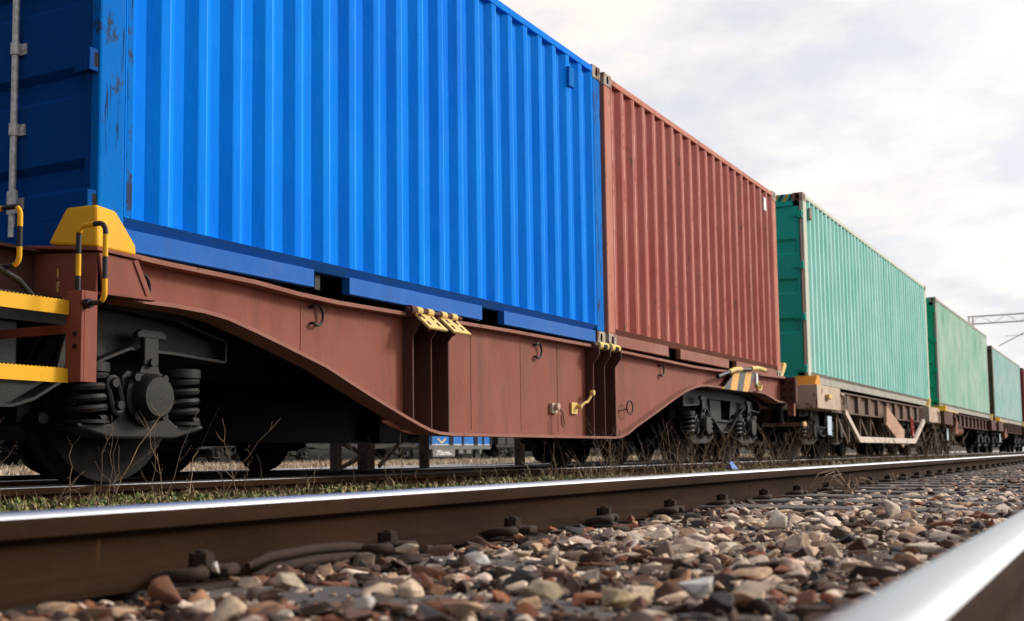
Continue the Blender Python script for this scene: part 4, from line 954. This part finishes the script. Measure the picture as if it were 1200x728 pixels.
# posts seen against the light under the wagon
def post(x, y, z1, label, r=0.055, lean=0.0, brace=None):
    t = thing('trackside_post', label, 'post', (x, y, 0.02))
    m = M().box(x - r, x + r, y - r, y + r, 0.02, z1); m.build('shaft', MT['conc'], t, bevel=0.008)
    if brace:
        m = M()
        for p, q in brace: m.bar(p, q, 0.03, 0.045)
        m.build('brace', MT['conc'], t)
post(-8.0, 11.06, 0.60, 'thin brown post on the ground under the brown wagon, left one of the braced pair', 0.05, brace=[((-8.0, 11.15, 0.48), (-8.0, 11.6, 0.35)), ((-8.0, 11.1, 0.18), (-8.0, 11.62, 0.33))])
post(-8.0, 11.66, 0.60, 'thicker brown post on the ground under the brown wagon with a long pale stay', 0.075, brace=[((-7.95, 12.35, 0.52), (-7.95, 11.85, 0.2))])
post(-8.0, 12.95, 0.60, 'dark slim post under the brown wagon just left of the distant blue wagon', 0.05)
post(-8.0, 15.6, 0.62, 'slim post with pale top right of the distant blue wagon', 0.06)

# overhead line portal far away
pt = thing('catenary_portal', 'grey lattice portal for overhead wires beyond the last containers', 'catenary portal', (-9.1, 80, 0))
m = M(); xa, xb = -9.05, 13.0
for zc in (8.69, 8.22):
    for yy in (79.8, 80.2): m.bar((xa, yy, zc), (xb, yy, zc + 0.05), 0.045, 0.05)
k = 0; x = xa
while x < xb - 0.5:
    for yy in (79.8, 80.2):
        m.bar((x, yy, 8.69 if k % 2 else 8.22), (x + 0.75, yy, 8.22 if k % 2 else 8.69), 0.015, 0.015)
    x += 0.75; k += 1
m.build('beam', MT['portal'], pt)
for xx in (-8.85, 12.8):
    m = M()
    for dx in (-0.13, 0.13):
        for dy in (-0.13, 0.13): m.bar((xx + dx, 80 + dy, 0), (xx + dx, 80 + dy, 8.7), 0.06, 0.06)
    for k in range(15): m.bar((xx - 0.13, 79.87, 0.3 + k * 0.55), (xx + 0.13, 79.87, 0.85 + k * 0.55), 0.03, 0.03)
    m.build('mast', MT['portal'], pt)
ow = M().tube([(-7.3, 80, 6.75), (-5.5, 80, 7.65), (-4.9, 80, 8.2)], 0.035, 6); ow.tube([(-6.9, 80, 7.35), (-4.6, 80, 7.4)], 0.018, 6)
ow.build('wire_bracket', MT['portal'], pt)
cw = M().tube([(-5.6, -10, 5.8), (-5.6, 80, 7.3), (-5.6, 160, 7.3)], 0.008, 5)

# ------------------------------------------------------------------ stones
def rock_proto(seed, sub_):
    # crushed stone: the hull of a few random points, its edges chipped, its faces slightly uneven
    r = np.random.default_rng(seed); n = int(r.integers(9, 15))
    q = r.normal(size=(n, 3)); q /= np.linalg.norm(q, axis=1)[:, None]; q *= r.uniform(0.72, 1.0, (n, 1))
    bm = bmesh.new()
    for a in q: bm.verts.new(a)
    h = bmesh.ops.convex_hull(bm, input=bm.verts)
    bmesh.ops.delete(bm, geom=[g for g in h['geom_interior'] if isinstance(g, bmesh.types.BMVert)], context='VERTS')
    bmesh.ops.dissolve_limit(bm, angle_limit=R(16), verts=bm.verts, edges=bm.edges)
    if sub_ >= 2:
        bmesh.ops.bevel(bm, geom=bm.edges[:], offset=0.07, segments=1, affect='EDGES', clamp_overlap=True)
    bmesh.ops.triangulate(bm, faces=bm.faces[:])
    if sub_ >= 3:
        bmesh.ops.subdivide_edges(bm, edges=bm.edges[:], cuts=1 if sub_ == 3 else 2, use_grid_fill=True)
        bmesh.ops.triangulate(bm, faces=bm.faces[:])
    bm.verts.ensure_lookup_table(); bm.verts.index_update()
    v = np.array([p.co[:] for p in bm.verts]); f = np.array([[k.index for k in p.verts] for p in bm.faces]); bm.free()
    if sub_ >= 3: v = v * (1 + 0.07 * np.array([mnoise.fractal(Vector(p * 2.4 + seed), 1.0, 2.0, 3) for p in v]))[:, None]
    v -= v.mean(0); v /= np.abs(v).max()
    return v, f
PAL = np.array([(0.040, 0.024, 0.017), (0.085, 0.042, 0.026), (0.19, 0.075, 0.038), (0.28, 0.17, 0.10), (0.12, 0.09, 0.075), (0.74, 0.66, 0.55), (0.84, 0.79, 0.72), (0.030, 0.031, 0.038), (0.40, 0.31, 0.22), (0.075, 0.05, 0.04)])
def scatter(name, pos, size, tints, protos, mat, label, cat):
    V = []; Fc = []; T = []; o = 0
    for i, p in enumerate(pos):
        v, f = protos[rng.integers(len(protos))]
        q = rng.normal(size=4); q /= np.linalg.norm(q); w, x, y, z = q
        Rm = np.array([[1 - 2 * (y * y + z * z), 2 * (x * y - z * w), 2 * (x * z + y * w)], [2 * (x * y + z * w), 1 - 2 * (x * x + z * z), 2 * (y * z - x * w)], [2 * (x * z - y * w), 2 * (y * z + x * w), 1 - 2 * (x * x + y * y)]])
        s = size[i]; a = (v * np.array([1.0, rng.uniform(0.55, 0.95), rng.uniform(0.35, 0.75)])) @ Rm.T
        a[:, 2] *= 0.6
        V.append(a * s + p); Fc.append(f + o); o += len(v); T.append(np.repeat(tints[i][None, :], len(v), 0))
    V = np.concatenate(V); Fc = np.concatenate(Fc); T = np.concatenate(T)
    me = bpy.data.meshes.new(name); me.vertices.add(len(V)); me.vertices.foreach_set('co', V.astype(np.float32).ravel())
    me.loops.add(Fc.size); me.loops.foreach_set('vertex_index', Fc.astype(np.int32).ravel())
    me.polygons.add(len(Fc)); me.polygons.foreach_set('loop_start', np.arange(0, Fc.size, 3, dtype=np.int32)); me.polygons.foreach_set('loop_total', np.full(len(Fc), 3, dtype=np.int32))
    me.update(calc_edges=True); me.validate()
    at = me.attributes.new('tint', 'FLOAT_COLOR', 'POINT'); at.data.foreach_set('color', np.concatenate([T, np.ones((len(T), 1))], 1).astype(np.float32).ravel())
    me.polygons.foreach_set('use_smooth', [True] * len(me.polygons)); me.set_sharp_from_angle(angle=R(24))
    me.materials.append(mat); ob = bpy.data.objects.new(name, me); COL.objects.link(ob)
    return tag(ob, label, cat, kind='stuff')
P1 = [rock_proto(40 + i, 3) for i in range(26)]; P0 = [rock_proto(80 + i, 2) for i in range(16)]
def tints(x, y, n):
    out = np.zeros((n, 3))
    for i in range(n):
        # rusty and dark close to the rails and close to the camera, paler in the middle of the track
        edge = min(1.0, min(abs(x[i] + 1.6), abs(x[i] + 0.2)) / 0.42)
        pale = 0.14 + 0.50 * edge * min(1, max(0.25, (y[i] - 1.2) / 1.6))
        if y[i] > 7: pale *= 0.55
        r_ = rng.random()
        if r_ < pale: c = PAL[rng.choice([5, 6, 6, 8, 5])]
        else: c = PAL[rng.choice([0, 1, 2, 3, 0, 7, 9, 1, 0, 4, 9, 2, 1, 0, 7, 0])]
        c = c * np.array([1.17, 1.0, 0.88]) * rng.uniform(0.6, 1.5) * rng.uniform(0.97, 1.03, 3); out[i] = c / max(1.0, c.max() / 0.84)
    return out
def field(n, x0, x1, y0, y1, s0, s1, z0, zj, pw=1.0, cover=0.5):
    x = rng.uniform(x0, x1, n); y = y0 + (y1 - y0) * rng.random(n) ** pw
    s = s0 + (s1 - s0) * rng.random(n) ** 1.8
    # leave most of each sleeper's top bare
    k = np.round((y - 1.72) / 0.63); on = np.abs(y - (1.72 + 0.63 * k)) < 0.10
    keep = ~on | (rng.random(n) < cover)
    x, y, s = x[keep], y[keep], s[keep]
    z = z0 + rng.random(len(x)) * zj
    return np.stack([x, y, z], 1), s
p, s = field(8500, -1.56, -0.22, 0.75, 5.0, 0.013, 0.054, 0.038, 0.034, 1.0, 0.35)
scatter('ballast_gravel', p, s, tints(p[:, 0], p[:, 1], len(p)), P1, MT['stone'], 'rust brown and cream track ballast between the two front rails', 'gravel')
p, s = field(9000, -1.56, -0.22, 0.75, 6.0, 0.004, 0.014, 0.050, 0.02, 1.0, 0.5)
scatter('ballast_gravel', p, s, tints(p[:, 0], p[:, 1], len(p)), [rock_proto(120 + i, 1) for i in range(8)], MT['stone'], 'small chips and grit between the larger ballast stones', 'gravel')
p, s = field(9500, -1.56, -0.22, 4.9, 18.0, 0.016, 0.05, 0.044, 0.030, 1.25, 0.07)
scatter('ballast_gravel', p, s, tints(p[:, 0], p[:, 1], len(p)), P0, MT['stone'], 'smaller looking ballast farther down the front track', 'gravel')
p, s = field(5200, -1.56, -0.22, 18, 70.0, 0.03, 0.06, 0.050, 0.025, 1.3, 0.1)
scatter('ballast_gravel', p, s, tints(p[:, 0], p[:, 1], len(p)), P0, MT['stone'], 'distant reddish ballast of the front track', 'gravel')
p, s = field(4200, -7.0, -4.3, 0.5, 26.0, 0.018, 0.042, 0.075, 0.02, 1.0, 0.6)
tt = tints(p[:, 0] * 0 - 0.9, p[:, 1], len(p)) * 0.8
scatter('ballast_gravel', p, s, tt, P0, MT['stone'], 'dark ballast under the container wagons', 'gravel')
p, s = field(900, 0.0, 0.5, 0.2, 6.0, 0.015, 0.04, 0.03, 0.02, 1.0, 1.0)
scatter('ballast_gravel', p, s, tints(p[:, 0] * 0 - 0.2, p[:, 1], len(p)), P0, MT['stone'], 'dark ballast right of the blurred rail', 'gravel')

def single_stone(x, y, z, sx, sy, sz, tint, seed, label, rot=0.0, tilt=0.0):
    v, f = rock_proto(seed, 4); m = M(); m.add([tuple(p) for p in v * np.array([sx, sy, sz])], [tuple(int(c) for c in q) for q in f])
    o = m.build('stone', MT['stone'], smooth=24)
    at = o.data.attributes.new('tint', 'FLOAT_COLOR', 'POINT'); at.data.foreach_set('color', [c for _ in o.data.vertices for c in (*tint, 1.0)])
    o.location = (x, y, z); o.rotation_euler = (tilt, tilt * 0.5, rot); return tag(o, label, 'stone', 'loose stones on the front track')
exec_stones = [
    (815, 690, 0.10, 0.034, 0.026, 0.024, (0.60, 0.58, 0.56), 301, 'large rounded pale grey stone at the bottom, right of the middle', 0.5, 0.1),
    (722, 700, 0.095, 0.034, 0.024, 0.018, (0.68, 0.54, 0.33), 302, 'smooth cream stone at the bottom middle in front of the dark sleeper', 0.4, 0.1),
    (336, 682, 0.10, 0.036, 0.026, 0.020, (0.55, 0.46, 0.33), 303, 'wide cream stone with brown shade near the left rail clips', 0.3, 0.2),
    (192, 692, 0.095, 0.036, 0.028, 0.024, (0.24, 0.10, 0.05), 304, 'rust orange block of stone at the lower left near the rail', 0.2, 0.2),
    (252, 664, 0.12, 0.014, 0.012, 0.020, (0.72, 0.70, 0.68), 305, 'small white stone standing against the rail beside a clip', 0.6, 0.3),
    (912, 612, 0.10, 0.055, 0.04, 0.035, (0.66, 0.58, 0.48), 306, 'big pale cream stone right of the middle of the track', 0.2, 0.15),
    (1045, 598, 0.10, 0.05, 0.042, 0.045, (0.70, 0.62, 0.50), 307, 'pale angular stone before the half buried sleepers at the right', 0.9, 0.2),
    (847, 706, 0.095, 0.036, 0.030, 0.020, (0.035, 0.032, 0.034), 308, 'black block of stone at the bottom right of the middle', 0.2, 0.0),
    (428, 706, 0.10, 0.018, 0.013, 0.011, (0.74, 0.70, 0.66), 309, 'small white stone at the bottom edge, left of the middle', 0.3, 0.2),
    (478, 643, 0.125, 0.050, 0.011, 0.012, (0.70, 0.56, 0.40), 310, 'long thin cream splinter of stone lying by a rail clip', 2.3, 0.25),
    (640, 692, 0.095, 0.030, 0.022, 0.018, (0.50, 0.42, 0.28), 311, 'tan yellowish stone left of the smooth cream one', 0.1, 0.2),
    (560, 655, 0.10, 0.035, 0.020, 0.014, (0.62, 0.60, 0.58), 312, 'flat whitish stone in the middle of the foreground', 0.3, 0.1),
]
def on_z(px, py, z):
    d = F * fpx + cR * (px - 600) - cU * (py - cyp); return d * ((z - CAMZ) / d.z)
for px, py, z, a, b_, c_, tn, sd, lb, ro, ti in exec_stones:
    q = on_z(px, py, z); single_stone(q.x, q.y, z, a, b_, c_, tn, sd, lb, ro + yaw, ti)

# ------------------------------------------------------------------ vegetation
def blades(name, n, x0, x1, y0, y1, h0, h1, z, cols, w, label, cat='grass', pw=1.0, clump=0.0):
    V = []; Fc = []; T = []
    cx_ = []
    for i in range(n):
        y = y0 + (y1 - y0) * random.random() ** pw; x = random.uniform(x0, x1)
        dens = mnoise.noise(Vector((x * 1.1, y * 0.9, 5.0)))
        if clump and dens < clump * (random.random() - 0.6): continue
        h = random.uniform(h0, h1) * (0.7 + 0.6 * max(0, dens + 0.3)); a = random.uniform(0, 2 * PI); le = random.uniform(0.15, 0.9) * h
        b = Vector((x, y, z + 0.02 * mnoise.noise(Vector((x * 2.2, y * 2.2, 1.7)))))
        d = Vector((math.cos(a), math.sin(a), 0)); sd = Vector((-d.y, d.x, 0)) * w * random.uniform(0.6, 1.3)
        m1 = b + d * le * 0.35 + Vector((0, 0, h * 0.65)); t = b + d * le + Vector((0, 0, h * random.uniform(0.7, 1.0)))
        o = len(V); V += [b - sd * 0.5, b + sd * 0.5, m1 - sd * 0.7, m1 + sd * 0.7, t]; Fc += [(o, o + 1, o + 3, o + 2), (o + 2, o + 3, o + 4)]
        c = random.choice(cols); k = random.uniform(0.7, 1.3); T += [(c[0] * k, c[1] * k, c[2] * k, 1)] * 5
    me = bpy.data.meshes.new(name); me.from_pydata(V, [], Fc); at = me.attributes.new('tint', 'FLOAT_COLOR', 'POINT')
    at.data.foreach_set('color', [q for c in T for q in c]); me.materials.append(MT['blade']); o = bpy.data.objects.new(name, me); COL.objects.link(o)
    return tag(o, label, cat, kind='stuff')
GR = [(0.13, 0.18, 0.04), (0.22, 0.24, 0.06), (0.32, 0.28, 0.10), (0.08, 0.12, 0.03), (0.36, 0.28, 0.13)]
DR = [(0.36, 0.25, 0.13), (0.28, 0.19, 0.10), (0.45, 0.34, 0.19), (0.2, 0.13, 0.07)]
blades('verge_grass', 22000, -4.25, -2.6, 2.0, 14.0, 0.012, 0.05, 0.105, GR, 0.011, 'low green and yellow weeds between the front rail and the wagons', pw=1.3, clump=0.8)
blades('verge_grass', 6000, -4.3, -2.2, 12.0, 60.0, 0.03, 0.08, 0.105, GR + DR, 0.014, 'low grass along the far part of the track', pw=1.2, clump=0.8)
blades('dry_grass', 1500, -4.35, -3.5, 3.0, 9.0, 0.02, 0.10, 0.10, DR, 0.0028, 'fine dry grass at the foot of the brown wagon', clump=0.9)
blades('dry_grass', 2200, -4.4, -3.6, 8.5, 45.0, 0.05, 0.2, 0.10, DR, 0.004, 'dry straw coloured grass along the wagons', pw=1.3, clump=0.9)
blades('dry_grass', 26000, -36.0, -12.5, 8.0, 90.0, 0.05, 0.30, 0.02, [(0.55, 0.43, 0.30), (0.66, 0.55, 0.42), (0.42, 0.31, 0.2)], 0.02, 'pale dry grass beyond the siding, bright under the wagons', pw=1.0)

def weed(x, y, h, lean, seed, cols, nb=5, heads=True, k_=1.0):
    r = random.Random(seed); nb = r.randint(0, nb); m = M(); pts = []; L = Vector((lean[0], lean[1], 0))
    for i in range(8):
        t = i / 7; pts.append(Vector((x, y, 0.09)) + L * (t ** 1.5) + Vector((r.uniform(-1, 1) * 0.012, r.uniform(-1, 1) * 0.012, h * t)))
    m.tube(pts, [0.0021 * k_ * (1 - 0.6 * i / 7) for i in range(8)], 5)
    for k in range(nb):
        i = r.randint(2, 6); p = pts[i]; a = r.uniform(0, 2 * PI); l = h * r.uniform(0.06, 0.28)
        q = p + Vector((math.cos(a) * l * 0.6, math.sin(a) * l * 0.6, l * 0.8)); mid = p.lerp(q, 0.5) + Vector((math.cos(a), math.sin(a), 0)) * l * 0.08
        m.tube([p, mid, q], [0.0014 * k_, 0.0011 * k_, 0.0007 * k_], 4)
        if heads and r.random() < 0.6:
            for _ in range(3):
                c = q + Vector((r.uniform(-1, 1), r.uniform(-1, 1), r.uniform(-1, 1))) * 0.018; s_ = r.uniform(0.0018, 0.0042)
                m.add([c + Vector(d) * s_ for d in ((1, 0, 0), (-1, 0, 0), (0, 1, 0), (0, -1, 0), (0, 0, 1), (0, 0, -1))], [(0, 2, 4), (2, 1, 4), (1, 3, 4), (3, 0, 4), (2, 0, 5), (1, 2, 5), (3, 1, 5), (0, 3, 5)])
    o = m.build('dry_weed', MT['stalk'])
    c = r.choice(cols); at = o.data.attributes.new('tint', 'FLOAT_COLOR', 'POINT'); at.data.foreach_set('color', [q for _ in o.data.vertices for q in (*c, 1)])
    return tag(o, 'thin dry weed stalk standing beside the rail in front of the wagons', 'weed', 'dry weeds along the wagons')
WC = [(0.16, 0.10, 0.06), (0.24, 0.16, 0.09), (0.10, 0.065, 0.04), (0.34, 0.24, 0.14), (0.13, 0.085, 0.055), (0.09, 0.06, 0.04)]
wr = random.Random(5)
for i in range(24): weed(wr.uniform(-4.35, -3.7), wr.uniform(3.5, 4.9), wr.uniform(0.08, 0.50), (wr.uniform(-0.2, 0.22), wr.uniform(-0.1, 0.28)), i, WC)
for i in range(40): weed(wr.uniform(-4.4, -3.6), wr.uniform(4.9, 9.5), wr.uniform(0.08, 0.36), (wr.uniform(-0.15, 0.15), wr.uniform(-0.15, 0.15)), 100 + i, WC)
for i in range(200): weed(wr.uniform(-4.45, -3.5), wr.uniform(9.2, 15.5), wr.uniform(0.18, 0.55), (wr.uniform(-0.2, 0.2), wr.uniform(-0.25, 0.25)), 700 + i, WC, 5, True, 1.5)
for i in range(60): weed(wr.uniform(-4.4, -3.6), wr.uniform(15.5, 32), wr.uniform(0.3, 0.85), (wr.uniform(-0.35, 0.35), wr.uniform(-0.4, 0.4)), 300 + i, WC, 5, True, 2.3)
for i in range(34): weed(wr.uniform(-4.4, -3.7), wr.uniform(25, 32), wr.uniform(0.5, 1.0), (wr.uniform(-0.5, 0.5), wr.uniform(-0.7, 0.7)), 400 + i, [(0.36, 0.26, 0.18), (0.28, 0.19, 0.12)], 6, True, 3.2)
# tangle of dry bramble by the front rail
for i, (px, py) in enumerate(((995, 575), (1050, 562), (850, 582))):
    q = on_z(px, py, 0.09); r = random.Random(900 + i); m = M(); sc_ = (0.16, 0.09, 0.07)[i]
    for k in range(14 if i == 0 else 7):
        a = r.uniform(0, 2 * PI); l = sc_ * r.uniform(0.6, 1.3); p0 = Vector((q.x, q.y, 0.07)) + Vector((r.uniform(-1, 1), r.uniform(-1, 1), 0)) * 0.03
        m.tube([p0, p0 + Vector((math.cos(a) * l * 0.5, math.sin(a) * l * 0.5, l * 0.7)), p0 + Vector((math.cos(a) * l, math.sin(a) * l, l * 0.6)), p0 + Vector((math.cos(a) * l * 1.3, math.sin(a) * l * 1.3, l * 0.2))], [0.003, 0.0026, 0.002, 0.001], 4)
    o = m.build('dry_bramble', MT['stalk']); at = o.data.attributes.new('tint', 'FLOAT_COLOR', 'POINT'); at.data.foreach_set('color', [v for _ in o.data.vertices for v in (0.36, 0.25, 0.15, 1)])
    tag(o, ('big curled tangle of dry stems by the front rail at the right', 'small dry twig clump farther along the front rail', 'little dry twigs beside a rail clip right of the middle')[i], 'bramble')
for z, dx, lb in ((0.082, 0.0, 'lower of two rusty rods lying against the foot of the front rail'), (0.104, -0.012, 'upper of two rusty rods lying against the foot of the front rail')):
    m = M().tube([(-1.545 + dx, 1.86, z - 0.012), (-1.55 + dx, 1.93, z), (-1.555 + dx, 2.08, z + 0.004), (-1.56 + dx, 2.22, z), (-1.56 + dx, 2.30, z - 0.01)], [0.007, 0.010, 0.011, 0.011, 0.009], 10)
    tag(m.build('steel_rod', MT['bolt'], smooth=50), lb, 'rod')
# blue scrap of plastic behind the rail
q = Vector((-3.75, 12.3, 0.13)); m = M()
m.add([(q.x, q.y - 0.1, 0.12), (q.x + 0.03, q.y, 0.13), (q.x, q.y + 0.12, 0.12), (q.x - 0.06, q.y + 0.05, 0.22), (q.x - 0.05, q.y - 0.06, 0.2), (q.x - 0.12, q.y, 0.13)], [(0, 1, 4), (1, 3, 4), (1, 2, 3), (4, 3, 5), (0, 4, 5), (2, 5, 3)])
tag(m.build('plastic_scrap', MT['scrap']), 'small crumpled scrap of blue plastic lying behind the front rail', 'litter')
